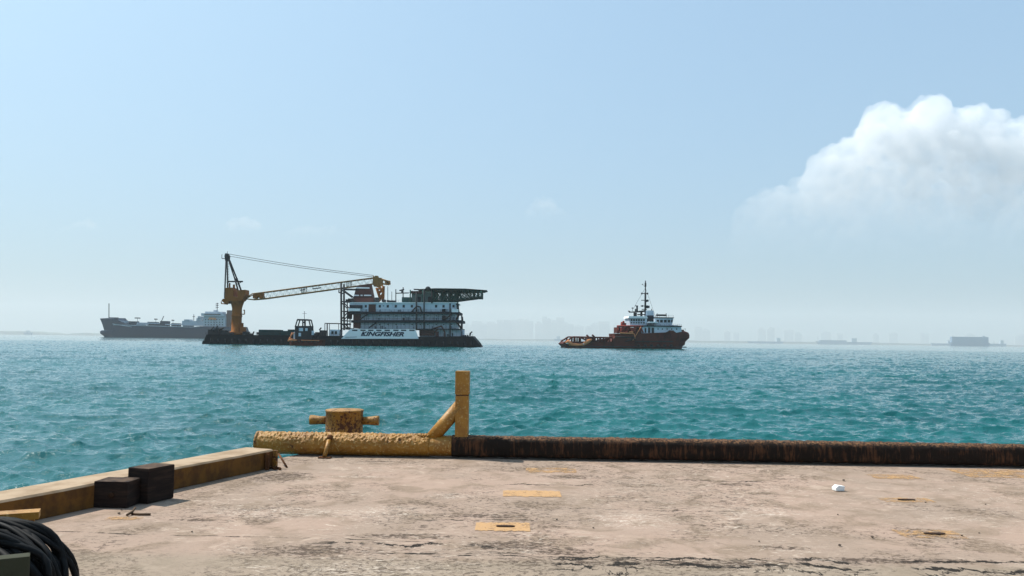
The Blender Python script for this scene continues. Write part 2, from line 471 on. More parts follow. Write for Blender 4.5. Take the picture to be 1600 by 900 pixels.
# ------------------------------------------------------------------ water
def make_sea():
    rng = np.random.default_rng(5)
    # rings
    rr = [0.5, 4, 8, 11, 13, 14.5]
    r = 15.0
    while r < 520:
        rr.append(r); r += max(0.11, r*0.0037)
    while r < 9900:
        rr.append(r); r *= 1.012
    rr.append(9900.0)
    rr = np.array(rr)
    fan = R(38)
    nf = 1150
    th = list(np.linspace(-fan, fan, nf))
    extra = list(np.linspace(fan, 2*math.pi - fan, 60))[1:-1]
    th = np.array(th + extra)
    nr, na = len(rr), len(th)
    Rg, Tg = np.meshgrid(rr, th, indexing='ij')
    jit = rng.uniform(-0.25, 0.25, Rg.shape)
    dr = np.gradient(rr)[:, None] * np.ones_like(Rg)
    Rj = Rg + np.where((Rg > 15) & (Rg < 9000), jit*dr, 0)
    Xg, Yg = Rj*np.sin(Tg), Rj*np.cos(Tg)
    Zg = np.zeros_like(Xg); DX = np.zeros_like(Xg); DY = np.zeros_like(Xg)
    nw = 140
    lam = np.concatenate([np.exp(rng.uniform(math.log(0.30), math.log(4.5), nw-24)), np.exp(rng.uniform(math.log(4.5), math.log(16), 24))])
    main = R(196)                          # waves run towards the camera, a little from the left
    ang = main + rng.normal(0, 1, nw)*np.where(lam > 4.5, 0.30, 0.50)
    grp = (0.9 + 0.2*np.sin(Xg*0.11+1.3*np.sin(Yg*0.07))*np.sin(Yg*0.05+0.8)).astype(np.float32)
    drr = np.gradient(rr)
    X32, Y32 = Xg.astype(np.float64), Yg.astype(np.float64)
    for i in range(nw):
        k = 2*math.pi/lam[i]
        slope = 0.056 if lam[i] < 0.45 else (0.066 if lam[i] < 1.2 else (0.030 if lam[i] < 4.5 else 0.015*(4.5/lam[i])**0.5))
        a = slope/k
        sel = np.where((drr < lam[i]*7.0) & (rr > 10))[0]
        r0, r1 = sel[0], sel[-1]+1
        f_ = np.clip((lam[i]*7.0 - drr[r0:r1])/(lam[i]*4.0), 0, 1)[:, None].astype(np.float32)
        sx_, cx_ = math.sin(ang[i]), math.cos(ang[i])
        ph = np.mod(X32[r0:r1, :nf]*(k*sx_) + Y32[r0:r1, :nf]*(k*cx_) + rng.uniform(0, 6.283), 2*math.pi).astype(np.float32)
        aa = a*f_*(grp[r0:r1, :nf] if lam[i] < 4.5 else 1.0)
        Zg[r0:r1, :nf] += aa*np.cos(ph); sn = aa*0.9*np.sin(ph)
        DX[r0:r1, :nf] -= sn*sx_; DY[r0:r1, :nf] -= sn*cx_
    Xg += DX; Yg += DY
    Zg -= Rj**2/(2*EARTH)
    co = np.stack([Xg, Yg, Zg], -1).reshape(-1, 3).astype(np.float32)
    i0 = (np.arange(nr-1)[:, None]*na + np.arange(na)[None, :])
    j1 = (np.arange(na)+1) % na
    i1 = (np.arange(nr-1)[:, None]*na + j1[None, :])
    quads = np.stack([i0, i0+na, i1+na, i1], -1).reshape(-1, 4)
    me = bpy.data.meshes.new('sea')
    me.vertices.add(len(co)); me.vertices.foreach_set('co', co.ravel())
    me.loops.add(quads.size); me.loops.foreach_set('vertex_index', quads.ravel().astype(np.int32))
    me.polygons.add(len(quads))
    me.polygons.foreach_set('loop_start', (np.arange(len(quads))*4).astype(np.int32))
    me.polygons.foreach_set('use_smooth', np.ones(len(quads), dtype=bool))
    me.update(calc_edges=True); print('sea verts', len(co))
    o = bpy.data.objects.new('sea', me); C.objects.link(o)
    tag(o, kind='structure')
    # material
    t = NT('sea_water')
    v = t.geo()
    n1 = t.noise(t.geo((1.0, 1.5, 1)), 3.2, 4, 0.62, 0.5)
    n2 = t.noise(t.geo((1.0, 1.6, 1), (3, 3, 0)), 0.55, 4, 0.6, 0.3)
    n3 = t.noise(t.geo((0.7, 1.0, 1), (5, 3, 0)), 0.05, 3, 0.55)
    cd = t.n('ShaderNodeVectorMath', operation='LENGTH'); t.L(v, cd.inputs[0])
    c = t.mix(t.ramp(n3, 0.35, 0.65), (0.006, 0.092, 0.093), (0.005, 0.072, 0.076))
    t.base(c)
    t.rough(0.04)
    t.p.inputs['IOR'].default_value = 1.333
    h = t.math('ADD', t.math('MULTIPLY', n1, 0.22), t.math('MULTIPLY', n2, 0.55))
    t.bump(h, 0.60, 0.32)
    me.materials.append(t.m)
    return o
make_sea()

# ------------------------------------------------------------------ pier deck, kerb
k_in0, k_in1 = gnd(63, 812), gnd(426, 731)         # inner foot of the kerb
kd = (k_in1 - k_in0); kd.z = 0; kd.normalize()
kn = Vector((-kd.y, kd.x, 0))                      # to the water side
ko = gnd(63, 755.5, 0.24); KW = abs((ko - k_in0).dot(kn)); KH = 0.24
print('kerb width', KW, 'dir', kd, k_in0, k_in1)
pa = k_in0 - kd*22; pb = k_in1
outer_a = pa + kn*KW; outer_b = pb + kn*KW + kd*2.0
FAR = 13.25
corner = outer_b + kd*((FAR - outer_b.y)/kd.y)
poly = [(outer_a.x-0.0, outer_a.y), (corner.x, corner.y), (60, FAR-0.7), (60, outer_a.y)]
MB().prism(poly, -2.5, DECK, 'z').build('pier_deck', M_DECK)['kind'] = 'structure'
kb = MB()
n = 40
vs = []
for i in range(n+1):
    p = pa.lerp(pb, i/n)
    for (off, z) in ((0.0, 0.004), (0.0, KH-0.02), (0.02, KH), (KW-0.025, KH), (KW, KH-0.03), (KW, -0.4)):
        q = p + kn*(off + 0.008*mnoise.noise(p*1.3+Vector((off*9,0,z*5))))
        vs.append((q.x, q.y, DECK + z + (0.006*mnoise.noise(p*1.7+Vector((off*5,2,0))) if z > 0.1 else 0)))
fs = []
for i in range(n):
    for j in range(5):
        a = i*6+j
        fs.append((a, a+1, a+7, a+6))
fs.append(tuple(range(5,-1,-1))); fs.append(tuple(n*6+j for j in range(6)))
kb.add(vs, fs)
kerb = kb.build('concrete_kerb', M_KERB)
tag(kerb, 'low concrete kerb with faded yellow side running along the left pier edge', 'kerb')

# brackets at the kerb's far end
def slab(o, d, nrm, L, T, H):
    """box from corner o, along d for L, along nrm for T, up H"""
    vs = []
    for z in (0, H):
        for a, b in ((0,0),(L,0),(L,T),(0,T)):
            q = o + d*a + nrm*b; vs.append((q.x, q.y, q.z+z))
    return vs, [(0,3,2,1),(4,5,6,7),(0,1,5,4),(1,2,6,5),(2,3,7,6),(3,0,4,7)]
br = empty('kerb_bracket', k_in1, 'rusty yellow steel bracket fixed to the far end of the low concrete kerb', 'bracket')
def local(mb, o):
    mb.v = [(p[0]-o.location.x, p[1]-o.location.y, p[2]-o.location.z) for p in mb.v]; return mb
m = MB(); p = gnd(413, 734.5) - kn*0.004
m.add(*slab(p - kn*0.02, kd, kn, 0.07, 0.015, 0.22)); m.add(*slab(p - kn*0.055, kd, kn, 0.012, 0.034, 0.20))
local(m, br).build('back_plate', M_RUST, br)
m = MB(); p = gnd(429.5, 732)
m.add(*slab(p - kn*0.02, kd, kn, 0.03, 0.06, 0.23))
local(m, br).build('upright', M_YEL_RUST, br)
m = MB(); a = gnd(448, 731); b = gnd(435, 726); m.tube(a+Vector((0,0,.012)), (b.x, b.y, b.z+0.14), 0.013)
rod = m.build('steel_rod', M_RUST)
tag(rod, 'thin rusty rod leaning against the upright at the end of the kerb', 'rod')
m = MB()
pts = [gnd(420, 733), gnd(425, 731.5), gnd(430, 734.5), gnd(435, 733.5), gnd(438, 735)]
m.path([(p.x, p.y, p.z+0.018) for p in pts], [0.018]*5, 6)
tag(m.build('chain_end', M_RUST), 'short rusty chain end lying at the foot of the kerb bracket', 'chain')

# ------------------------------------------------------------------ steel pipe barrier
PR = 0.163
pL, pM, pRt = gnd(405, 711.5), gnd(712, 716.5), gnd(1600, 732)
pd = (pRt - gnd(450, 712.2)); pd.z = 0; pd.normalize()
pn = Vector((-pd.y, pd.x, 0))
axis0 = gnd(712, 716.5) + pn*PR*0.75 + Vector((0, 0, PR))
def ax(px):
    """point on the pipe axis seen at picture column px"""
    d = ray(px, 690)
    # intersect in plan
    tt = (axis0.x*pd.y - axis0.y*pd.x)/(d.x*pd.y - d.y*pd.x)
    return Vector((d.x*tt, d.y*tt, axis0.z))
def rough_pipe(a, b, r, nx, na, amp, topamp, sc, sq=0):
    m = MB(); vs = []
    L = (b-a).length
    for i in range(nx+1):
        p = a.lerp(b, i/nx)
        for j in range(na):
            t_ = 2*math.pi*j/na
            n_ = pn*math.cos(t_) + Vector((0,0,1))*math.sin(t_)
            if sq: n_ = n_ * (1.0/(abs(math.cos(t_))**sq + abs(math.sin(t_))**sq)**(1.0/sq))
            up_ = max(0.0, math.sin(t_) + 0.1)
            q = p + n_*r
            h = amp*mnoise.noise(q*sc) + topamp*min(1, up_*1.6)*max(0.0, mnoise.fractal(q*sc*1.3, 0.8, 2.1, 4)+0.15)
            vs.append(q + n_*h)
    fs = [(i*na+j, i*na+(j+1)%na, (i+1)*na+(j+1)%na, (i+1)*na+j) for i in range(nx) for j in range(na)]
    m.add(vs, fs, True)
    m.f.append(tuple(range(na))); m.sm.append(False)
    m.f.append(tuple(nx*na+j for j in range(na-1,-1,-1))); m.sm.append(False)
    return m
yL, yR = ax(403), ax(708)
pipe = empty('steel_pipe_barrier', (yR.x, yR.y, DECK), 'long steel pipe along the pier edge, yellow at one end and tarred black beyond', 'pipe barrier')
ya, yb = ax(403), ax(672)
local(rough_pipe(ya, yb, PR-0.008, 420, 110, 0.004, 0.020, 21), pipe).build('yellow_pipe', M_YEL_CRUST, pipe)
local(rough_pipe(yb, ax(707), PR-0.016, 60, 36, 0.002, 0.004, 20), pipe).build('smooth_pipe_end', M_YEL, pipe)
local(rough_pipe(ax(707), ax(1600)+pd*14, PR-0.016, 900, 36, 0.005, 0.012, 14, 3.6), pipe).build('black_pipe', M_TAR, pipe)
m = MB()      # end flange
m.tube(yL - pd*0.012, yL + pd*0.02, PR+0.004, n=32)
local(m, pipe).build('end_cap', M_YEL_RUST, pipe)
# short prop with foot plate in front of the pipe
f0 = gnd(507, 716); top0 = ax(519) - pn*(PR*0.93) + Vector((0,0,0.095))
m = MB(); m.tube(f0+Vector((0,0,0.02)), top0, 0.032, n=14); prop = local(m, pipe).build('prop', M_YEL, pipe)
m = MB(); m.add(*slab(f0 - pd*0.08 - pn*0.05, pd, pn, 0.17, 0.10, 0.018)); local(m, pipe).build('foot_plate', M_RUST, pipe)
m = MB(); m.tube(top0 - pn*0.005 + Vector((0,0,-0.02)), top0 + pn*0.02 + Vector((0,0,0.045)), 0.042, 0.034, n=14); local(m, pipe).build('prop_head', M_RUST, pipe)

# post and brace
pc = ax(721.5)
post = empty('steel_post', (pc.x, pc.y, DECK), 'square yellow steel post with a slanting tube brace rising from the pipe', 'post')
ztop = at(721, 579.5, pc.y).z; zband = at(721, 617, pc.y).z
m = MB(); hw = 0.094
o_ = Vector((pc.x, pc.y, axis0.z - 0.05)) - pd*hw - pn*hw
m.add(*slab(o_, pd, pn, 2*hw, 2*hw, zband - o_.z - 0.008))
local(m, post).build('lower_post', M_YEL, post, bevel=0.012)
m = MB(); o2 = Vector((o_.x, o_.y, zband + 0.008)) - pd*0.006
m.add(*slab(o2, pd, pn, 2*hw+0.012, 2*hw, ztop - o2.z))
local(m, post).build('upper_post', M_YEL, post, bevel=0.012)
m = MB(); o3 = Vector((o_.x, o_.y, zband - 0.014)) + pd*0.006 + pn*0.006
m.add(*slab(o3, pd, pn, 2*hw-0.012, 2*hw-0.012, 0.03))
local(m, post).build('seam_band', M_RUST, post)
m = MB()
m.tube(ax(672) + Vector((0,0,PR*0.45)), Vector((pc.x, pc.y, at(714, 634, pc.y).z)) - pd*0.03, 0.098, n=28)
local(m, post).build('brace', M_YEL, post)
m = MB()
w0 = ax(665)+Vector((0,0,PR-0.01))
for i in range(26):
    a_ = i/26*2*math.pi
    m.tube(w0+Vector((0.15*math.cos(a_), 0.085*math.sin(a_), -0.01)), w0+Vector((0.155*math.cos(a_+.25), 0.09*math.sin(a_+.25), 0.004)), 0.012, n=6)
local(m, post).build('weld_bead', M_YEL_CRUST, post)

# mooring bollard
bd = 12.95
bc = at(538.5, 640, bd)
bz = bc.z; br_ = 28.5/FPX*bd
bol = empty('mooring_bollard', (bc.x, bd, DECK), 'squat rusting yellow mooring bollard with a cross bar behind the yellow pipe', 'bollard')
h = bz - DECK
m = MB().lathe([(br_*1.25, 0.003), (br_*1.25, 0.03), (br_*1.02, 0.05), (br_, 0.08), (br_, h*0.5), (br_*1.0, h-0.03), (br_*1.03, h-0.022), (br_*1.03, h-0.004), (br_*1.01, h), (br_*0.4, h+0.006)], n=48)
m.build('drum', M_YEL_RUST, bol)
zb = at(538.5, 657, bd).z - DECK
for sx in (-1, 1):
    m = MB()
    x1 = (at(484.5 if sx < 0 else 592, 657, bd).x) - bc.x
    m.path([(sx*br_*0.9, 0, zb), (x1*0.70, 0, zb), (x1*0.93, 0, zb+0.004), (x1, 0, zb+0.004)], [0.062, 0.062, 0.074, 0.074], 20)
    m.build('horn', M_YEL_RUST, bol)

# ------------------------------------------------------------------ timber blocks
def block(fl, w, dep, hh, rot, label):
    a = gnd(*fl); d1 = Vector((math.cos(rot), math.sin(rot), 0)); d2 = Vector((-d1.y, d1.x, 0))
    ctr = a + d1*w/2 + d2*dep/2
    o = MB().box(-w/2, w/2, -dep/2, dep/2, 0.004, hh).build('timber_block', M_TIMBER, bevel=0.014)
    o.location = (ctr.x, ctr.y, DECK); o.rotation_euler = (0, 0, rot)
    tag(o, label, 'timber block')
    m = MB(); m.lathe([(0.030,0),(0.030,0.012),(0.018,0.016)], (0,0,0), 14); hb = m.build('bolt_head', M_RECESS, o)  # dark raised disc stands in for the shaded bolt hole
    hb.location = (0.03*w, -dep/2+0.002, hh*0.5); hb.rotation_euler = (R(90), 0, 0)
    return o
block((198, 785), 0.27, 0.36, 0.355, math.atan2(-kd.x, kd.y), 'taller black timber block standing against the kerb behind the smaller one')
block((145, 793.5), 0.345, 0.27, 0.26, R(-3), 'lower black timber block in front of the taller one beside the kerb')

# ------------------------------------------------------------------ hose heap, box and beam in the near corner
hc = at(20, 900, 5.35)
hose = empty('hose_heap', (-3.45, 5.35, DECK), 'heap of black rubber hose coils at the near end of the kerb', 'hose')
rnd = random.Random(3)
m = MB()
cx = -3.62
for k in range(40):
    u = (k % 20)/19
    rad_o = 0.765 - 0.014*(k % 5) - 0.20*u*(k > 19)
    yoff = -0.22 + 0.44*rnd.random()
    hh = 0.505 - 0.02*(k % 5) - 0.10*u*(k > 19)
    pts = []
    for i in range(33):
        a_ = math.pi*(i/32)
        c_a = math.cos(a_)
        xx = cx + rad_o*math.copysign(abs(c_a)**0.72, c_a)
        zz = hh*(math.sin(a_)**0.72 if a_ < math.pi-1e-6 else 0) + 0.018*math.sin(a_*5+k*1.9)
        pts.append((xx+3.45 + 0.015*math.sin(a_*6+k*2.3), yoff + 0.09*math.sin(a_*2+k*1.7), max(0.025, zz)))
    m.path(pts, 0.014 + 0.012*rnd.random(), 8)
m.build('hose', M_HOSE, hose)
m = MB()
for k in range(9):
    pts = []
    ro = 0.72 - 0.04*k
    for i in range(49):
        a_ = 2*math.pi*i/48
        pts.append((cx+3.45 + ro*math.cos(a_), 0.28*math.sin(a_)+rnd.uniform(-.005,.005), 0.04 + 0.045*k*0.9 + 0.02*math.sin(a_*3+k)))
    m.path(pts, 0.038, 10)
m.build('coil', M_HOSE, hose)
gb = at(47, 869, 4.75)
o = MB().box(-0.9, 0, 0, 0.10, 0.0, gb.z-DECK).build('equipment_box', M_GREYBOX, bevel=0.01)
o.location = (gb.x, 4.75, DECK); o.rotation_euler = (0, 0, R(29))
tag(o, 'grey green box in front of the black hose heap, in the lower corner', 'box')
ba = at(61, 800, 6.15); bb = at(61, 812, 6.15)
bm_ = empty('steel_beam', (ba.x, 6.15, DECK), 'yellow steel beam end showing above the black hose heap', 'beam')
hgt = ba.z - DECK
bm_.rotation_euler = (0, 0, R(25))
MB().box(-1.6, 0, 0.0, 0.14, hgt-0.05, hgt).build('flange', M_YEL, bm_)
MB().box(-1.6, -0.03, 0.05, 0.08, 0.003, hgt-0.052).build('web', M_YEL_RUST, bm_)

# ------------------------------------------------------------------ painted markings
def mark(px0, px1, py0, py1, mat, slot=False):
    a, b = gnd((px0+px1)/2, py1), gnd((px0+px1)/2, py0)
    l, r_ = gnd(px0, (py0+py1)/2), gnd(px1, (py0+py1)/2)
    x0, x1, y0, y1 = l.x, r_.x, a.y, b.y
    m = MB(); n = 24
    vs = []
    rn = random.Random(int(px0))
    top, bot = [], []
    for i in range(n+1):
        x = x0 + (x1-x0)*i/n
        bot.append((x, y0 + 0.02*rn.uniform(-1, 1))); top.append((x, y1 + 0.02*rn.uniform(-1, 1)))
    vs = [(p[0], p[1], DECK+0.004) for p in bot+top]
    fs = [(i, i+1, n+1+i+1, n+1+i) for i in range(n)]
    o = m.add(vs, fs).build('painted_marking', mat)
    tag(o, kind='structure')
    if slot:
        xm, ym = x0+(x1-x0)*slot, (y0+y1)/2
        w = (x1-x0)*0.17
        q = MB()
        k = len(q.v)
        pts = []
        for i in range(24):
            a_ = 2*math.pi*i/24
            pts.append((w*math.copysign(abs(math.cos(a_))**0.4, math.cos(a_)), 0.030*math.sin(a_)))
        q.prism(pts, 0.0, 0.010, 'z')
        so_ = q.build('deck_slot_cover', M_RECESS)  # dark plate stands in for the recessed slot and its shade
        so_.location = (xm, ym, DECK+0.002)
        tag(so_, slot_labels.pop(0), 'cover plate', 'rusty cover plates set in yellow patches')
slot_labels = ['rusty slot cover in the yellow patch nearest the middle cracks', 'rusty slot cover in the smaller yellow patch by the white foam',
               'rusty slot cover in the large yellow patch furthest towards the corner of the deck']
mark(786, 876, 767, 776.5, M_MARK)
mark(743, 828, 817, 830, M_MARK, 0.55)
mark(822, 900, 731.5, 739, M_MARK2)
mark(1378, 1455, 778.5, 785, M_MARK2, 0.5)
mark(1405, 1500, 829, 841, M_MARK2, 0.58)
mark(1362, 1432, 742, 748.5, M_MARK2)
mark(166, 222, 808, 813, M_MARK2)
mark(1500, 1660, 734, 747, M_MARK2)

# litter
p = gnd(1313, 768.5)
f = MB(); f.prism([(-0.085,0.004),(0.075,0.0),(0.095,0.07),(-0.03,0.085),(-0.09,0.05)], -0.06, 0.06)
fo = f.build('foam_block', M_FOAM, bevel=0.008); fo.location = (p.x, p.y+0.06, DECK+0.004); fo.rotation_euler = (0,0,0.25); fo.scale = (0.66, 0.66, 0.75)
tag(fo, 'small white foam block lying alone on the concrete deck', 'foam block')
st = None
for i, (px, py, s_) in enumerate([(186,804,.03),(190,798,.022),(1446,786,.022),(1312,854,.03),(1363,841,.028),(1503,838,.02),(1530,834,.018),(1318,752,.035),(1186,847,.018),(927,826,.02),(1309,805,.018),(1540,789,.02),(870,813,.022),(300,832,.02),(1097,725,.04)]):
    if st is None:
        bm = bmesh.new(); bmesh.ops.create_icosphere(bm, subdivisions=2, radius=1)
        for v_ in bm.verts: v_.co *= 1 + 0.35*mnoise.noise(v_.co*1.4)
        me = bpy.data.meshes.new('pebble'); bm.to_mesh(me); bm.free(); me.materials.append(M_STONE)
        st = bpy.data.objects.new('pebble', me); c_ = st
    else:
        c_ = st.copy()
    C.objects.link(c_)
    g_ = gnd(px, py); c_.location = (g_.x, g_.y, DECK+s_*0.45); s_ *= 0.42; c_.scale = (s_*1.2, s_, s_*0.6); c_.rotation_euler = (0,0,i*1.3)
    tag(c_, 'small dark stone lying loose on the concrete deck', 'stone', 'loose stones scattered on the deck')
m = MB()
pts = [gnd(198, 807), gnd(207, 804.5), gnd(211, 802)]
m.path([(p.x,p.y,p.z+0.012+0.02*i) for i, p in enumerate(pts)], 0.011, 6)
pts = [gnd(205, 804.5), gnd(218, 805.5), gnd(235, 805.6)]
m.path([(p.x,p.y,p.z+0.012) for p in pts], 0.011, 6)
tag(m.build('broken_stick', M_STICK), 'forked broken stick lying in front of the timber blocks', 'stick')

# ------------------------------------------------------------------ vessels
class Ship:
    def __init__(s, name, D, pxc, label, cat, rz=0.0, group=None):
        s.D = D
        q = at(pxc, 530, D)
        s.z0 = -D*D/(2*EARTH)
        s.ref = 0.0                       # how far behind the near side the piece being read off stands
        s.o = Vector((q.x, D, s.z0))
        s.root = empty(name, s.o, label, cat, group, rz)
    def p(s, px, py, dy=0.0):
        q = at(px, py, s.D + s.ref)
        return Vector((q.x - s.o.x, dy, q.z - s.o.z))
    def poly(s, pts):
        return [((q := s.p(*p)).x, q.z) for p in pts]
    def box(s, m, px0, px1, py0, py1, y0, y1):
        a = s.p(px0, (py0+py1)/2); b = s.p(px1, (py0+py1)/2)
        c = s.p((px0+px1)/2, py1); d = s.p((px0+px1)/2, py0)
        return m.box(a.x, b.x, y0, y1, c.z, d.z)
    def tb(s, m, a, b, r, y0=0, y1=None, n=6):
        return m.tube(s.p(*a, y0), s.p(*b, y0 if y1 is None else y1), r, n=n)
    def part(s, name, mat, parent=None, **k):
        return lambda mb: mb.build(name, mat, parent or s.root, **k)

def rail(s, m, a, b, y, h=1.1, step=2.2, r=0.06):
    A, B = s.p(*a, y), s.p(*b, y)
    L = (B-A).length; n_ = max(1, int(L/step))
    for i in range(n_+1):
        q = A.lerp(B, i/n_); m.tube(q, q+Vector((0,0,h)), r, n=4)
    for hh in (h, h*0.55):
        m.tube(A+Vector((0,0,hh)), B+Vector((0,0,hh)), r*0.8, n=4)

# ---- accommodation barge with crane
Z3 = lambda x, y: (520 + x/6.4, 420 + y/6.4)
Z2 = lambda x, y: (330 + x/5.296, 380 + y/5.296)
Z1 = lambda x, y: (130 + x/4.571, 380 + y/4.571)
Z4 = lambda x, y: (860 + x/6.667, 430 + y/6.667)
B = Ship('accommodation_barge', 353.0, 533, 'long black hulled barge with white stacked accommodation decks, orange crane and overhanging helideck', 'barge')
W = 27.0
hp = B.poly([(317,543),(319,531),(322.5,522.5),(534,524.8),(640,526.2),(738,525.2),(741,529),(746,534.5),(751,541.5),(751,547)])
m = MB().prism(hp, 0, W); m.build('hull', M_HULLBLK, B.root)
m = MB(); m.prism(B.poly([(311,537.5),(313,532),(315,534.5),(320,527),(321,540),(318,541)]), 3, W-3); m.build('stern_fairlead', M_HULLBLK, B.root)
# fenders and rubbing strake
m = MB()
for px in range(330, 745, 11):
    a = B.p(px, 529 + (px-330)*0.012, -0.15)
    m.tube(a, a+Vector((0,0,-1.9)), 0.33, n=8)
m.each('fender', M_DARKST, B.root); 
# sponson with name
spo = B.poly([Z3(88,700), Z3(180,602), Z3(825,602), Z3(860,700)])
m = MB().prism(spo, -0.9, -0.05); o_sp = m.build('side_panel', M_WHITE2, B.root)
m = MB()
for x in (225, 307, 385, 465, 548, 635, 712, 795):
    B.box(m, *[Z3(x-27,0)[0], Z3(x+25,0)[0]], Z3(0,609)[1], Z3(0,622)[1], -0.93, -0.85)
m.each('vent_slot', M_GLASSD, o_sp)
# lettering
fc = bpy.data.curves.new('ship_name', 'FONT'); fc.body = 'KINGFISHER'; fc.size = 1.0; fc.shear = 0.35; fc.offset = 0.040; fc.extrude = 0.02
ft = bpy.data.objects.new('ship_name', fc); C.objects.link(ft)
bpy.context.view_layer.update()
dg = bpy.context.evaluated_depsgraph_get()
me = bpy.data.meshes.new_from_object(ft.evaluated_get(dg)); bpy.data.objects.remove(ft)
xs = [v_.co.x for v_ in me.vertices]; ys = [v_.co.y for v_ in me.vertices]
a, b = B.p(*Z3(282, 672)), B.p(*Z3(716, 632))
for v_ in me.vertices:
    x = (v_.co.x-min(xs))/(max(xs)-min(xs)); y = (v_.co.y-min(ys))/(max(ys)-min(ys)); z = v_.co.z
    v_.co = (a.x + x*(b.x-a.x), -0.95 - z, a.z + y*(b.z-a.z))
me.materials.clear(); me.materials.append(M_BLUELET)
lt = bpy.data.objects.new('lettering', me); C.objects.link(lt); lt.parent = o_sp
m = MB()   # small lines of lettering bar and swoosh under the name
m.prism(B.poly([Z3(282,672),Z3(300,664),Z3(330,662),Z3(322,670)]), -0.96, -0.94)
m.prism(B.poly([Z3(130,683),Z3(245,680),Z3(245,684),Z3(130,687)]), -0.96, -0.94)
m.build('underline_mark', M_BLUELET, o_sp)

# accommodation tiers (each a white wall block with a near-black slab between, the open gallery's shade put into colour)
ya, yb = 2.0, W-2.0
def tier(x0, x1, yt, yb_, y0, y1, mat, name='deck_tier'):
    m = MB(); m.prism(B.poly([Z3(x0,yt), Z3(x1,yt), Z3(x1,yb_), Z3(x0,yb_)]), y0, y1)
    return m.build(name, mat, B.root)
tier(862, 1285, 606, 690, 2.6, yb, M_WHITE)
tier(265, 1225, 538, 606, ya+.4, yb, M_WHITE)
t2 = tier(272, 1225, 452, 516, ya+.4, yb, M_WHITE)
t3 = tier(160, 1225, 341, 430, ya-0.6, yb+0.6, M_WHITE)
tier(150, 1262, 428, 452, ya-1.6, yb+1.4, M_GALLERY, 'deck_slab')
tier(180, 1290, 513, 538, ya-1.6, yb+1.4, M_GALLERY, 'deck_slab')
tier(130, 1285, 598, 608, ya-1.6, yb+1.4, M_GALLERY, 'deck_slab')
tier(165, 1240, 334, 343, ya-1.0, yb+1.0, M_WHITE2, 'roof_deck')
tier(196, 268, 438, 592, ya-0.2, yb-4, M_FUNNEL, 'stair_tower')
tier(860, 1010, 612, 668, ya-0.3, 3, M_FUNNEL, 'store_room')
# windows of tier 3
m = MB()
for x in (325, 465, 545, 625, 705, 787, 1030, 1105, 1205):
    B.box(m, Z3(x-11,0)[0], Z3(x+11,0)[0], Z3(0,360)[1], Z3(0,386)[1], ya-0.68, ya-0.5)
B.box(m, Z3(495,0)[0], Z3(510,0)[0], Z3(0,366)[1], Z3(0,374)[1], ya-0.68, ya-0.5)
m.each('window', M_GLASSD, t3)
m = MB(); B.box(m, Z3(352,0)[0], Z3(424,0)[0], Z3(0,354)[1], Z3(0,430)[1], ya-0.70, ya-0.5); m.build('door_opening', M_FUNNEL, t3)
m = MB()
for x in (330, 460, 545, 625, 705, 787, 870, 945, 1030, 1105, 1185):
    B.box(m, Z3(x-5,0)[0], Z3(x+5,0)[0], Z3(0,463)[1], Z3(0,473)[1], ya+0.3, ya+.5)
m.each('porthole', M_GLASSD, t2)
m = MB()
for x in (460, 545, 625, 705, 787, 870, 945, 1030, 1105, 1185):
    B.box(m, Z3(x-6,0)[0], Z3(x+6,0)[0], Z3(0,551)[1], Z3(0,561)[1], ya+0.3, ya+.5)
B.box(m, Z3(690,0)[0], Z3(712,0)[0], Z3(0,487)[1], Z3(0,512)[1], ya+.3, ya+.5)
m.each('porthole', M_GLASSD, B.root)
# bridge wing on the left and balcony on the right
m = MB(); B.box(m, Z3(158,0)[0], Z3(272,0)[0], Z3(0,396)[1], Z3(0,423)[1], ya-2.2, ya); bw = m.build('bridge_wing', M_WHITE2, B.root)
m = MB(); B.box(m, Z3(164,0)[0], Z3(292,0)[0], Z3(0,362)[1], Z3(0,394)[1], ya-1.6, ya); m.each('bridge_window', M_GLASSD, B.root)
m = MB(); B.box(m, Z3(1190,0)[0], Z3(1255,0)[0], Z3(0,404)[1], Z3(0,434)[1], ya-2.0, ya-0.7); m.build('balcony', M_WHITE2, B.root)
m = MB(); B.box(m, Z3(1160,0)[0], Z3(1285,0)[0], Z3(0,676)[1], Z3(0,688)[1], ya-1.6, ya-0.7); m.build('ledge', M_WHITE2, B.root)
# railings
m = MB()
for (a, b, y) in ((Z3(272,452), Z3(150,452), ya-1.5),):
    rail(B, m, a, b, y)
for (x0, x1, yy) in ((150,1262,428),(265,1290,513),(1225,1285,600)):
    rail(B, m, Z3(x0,yy), Z3(x1,yy), ya-1.5, 1.0, 1.9, 0.05)
rail(B, m, Z3(165,334), Z3(1240,336), ya-0.6, 1.0, 2.2, 0.05)
rail(B, m, Z3(1290,674), Z3(1400,676), 0.4, 1.0, 2.2, 0.05)
for (x0, x1, y_top, y_bot) in ((275,1225,452,516),(270,1225,538,600),(870,1285,608,676)):
    for x in range(x0, x1, 41):
        B.tb(m, Z3(x, y_top), Z3(x, y_bot), 0.06, ya-1.45, n=4)
for yy in (466, 497, 552, 582):
    B.tb(m, Z3(272, yy), Z3(1225, yy+1), 0.045, ya-1.45, n=4)
m.build('railing', M_DARKST, B.root)
m = MB(); rv = random.Random(21)
for (yt_, yb_, yf) in ((478,512,ya+.4),(566,600,ya+.4),(395,428,ya-.6),(640,672,2.6)):
    for _ in range(9):
        x = rv.uniform(300 if yt_ < 630 else 880, 1200); w_ = rv.uniform(6, 16); h_ = rv.uniform(10, yb_-yt_)
        B.box(m, Z3(x,0)[0], Z3(x+w_,0)[0], Z3(0,yb_-h_)[1], Z3(0,yb_)[1], yf-0.45, yf-0.02)
m.each('deck_locker', M_LOCK, B.root)
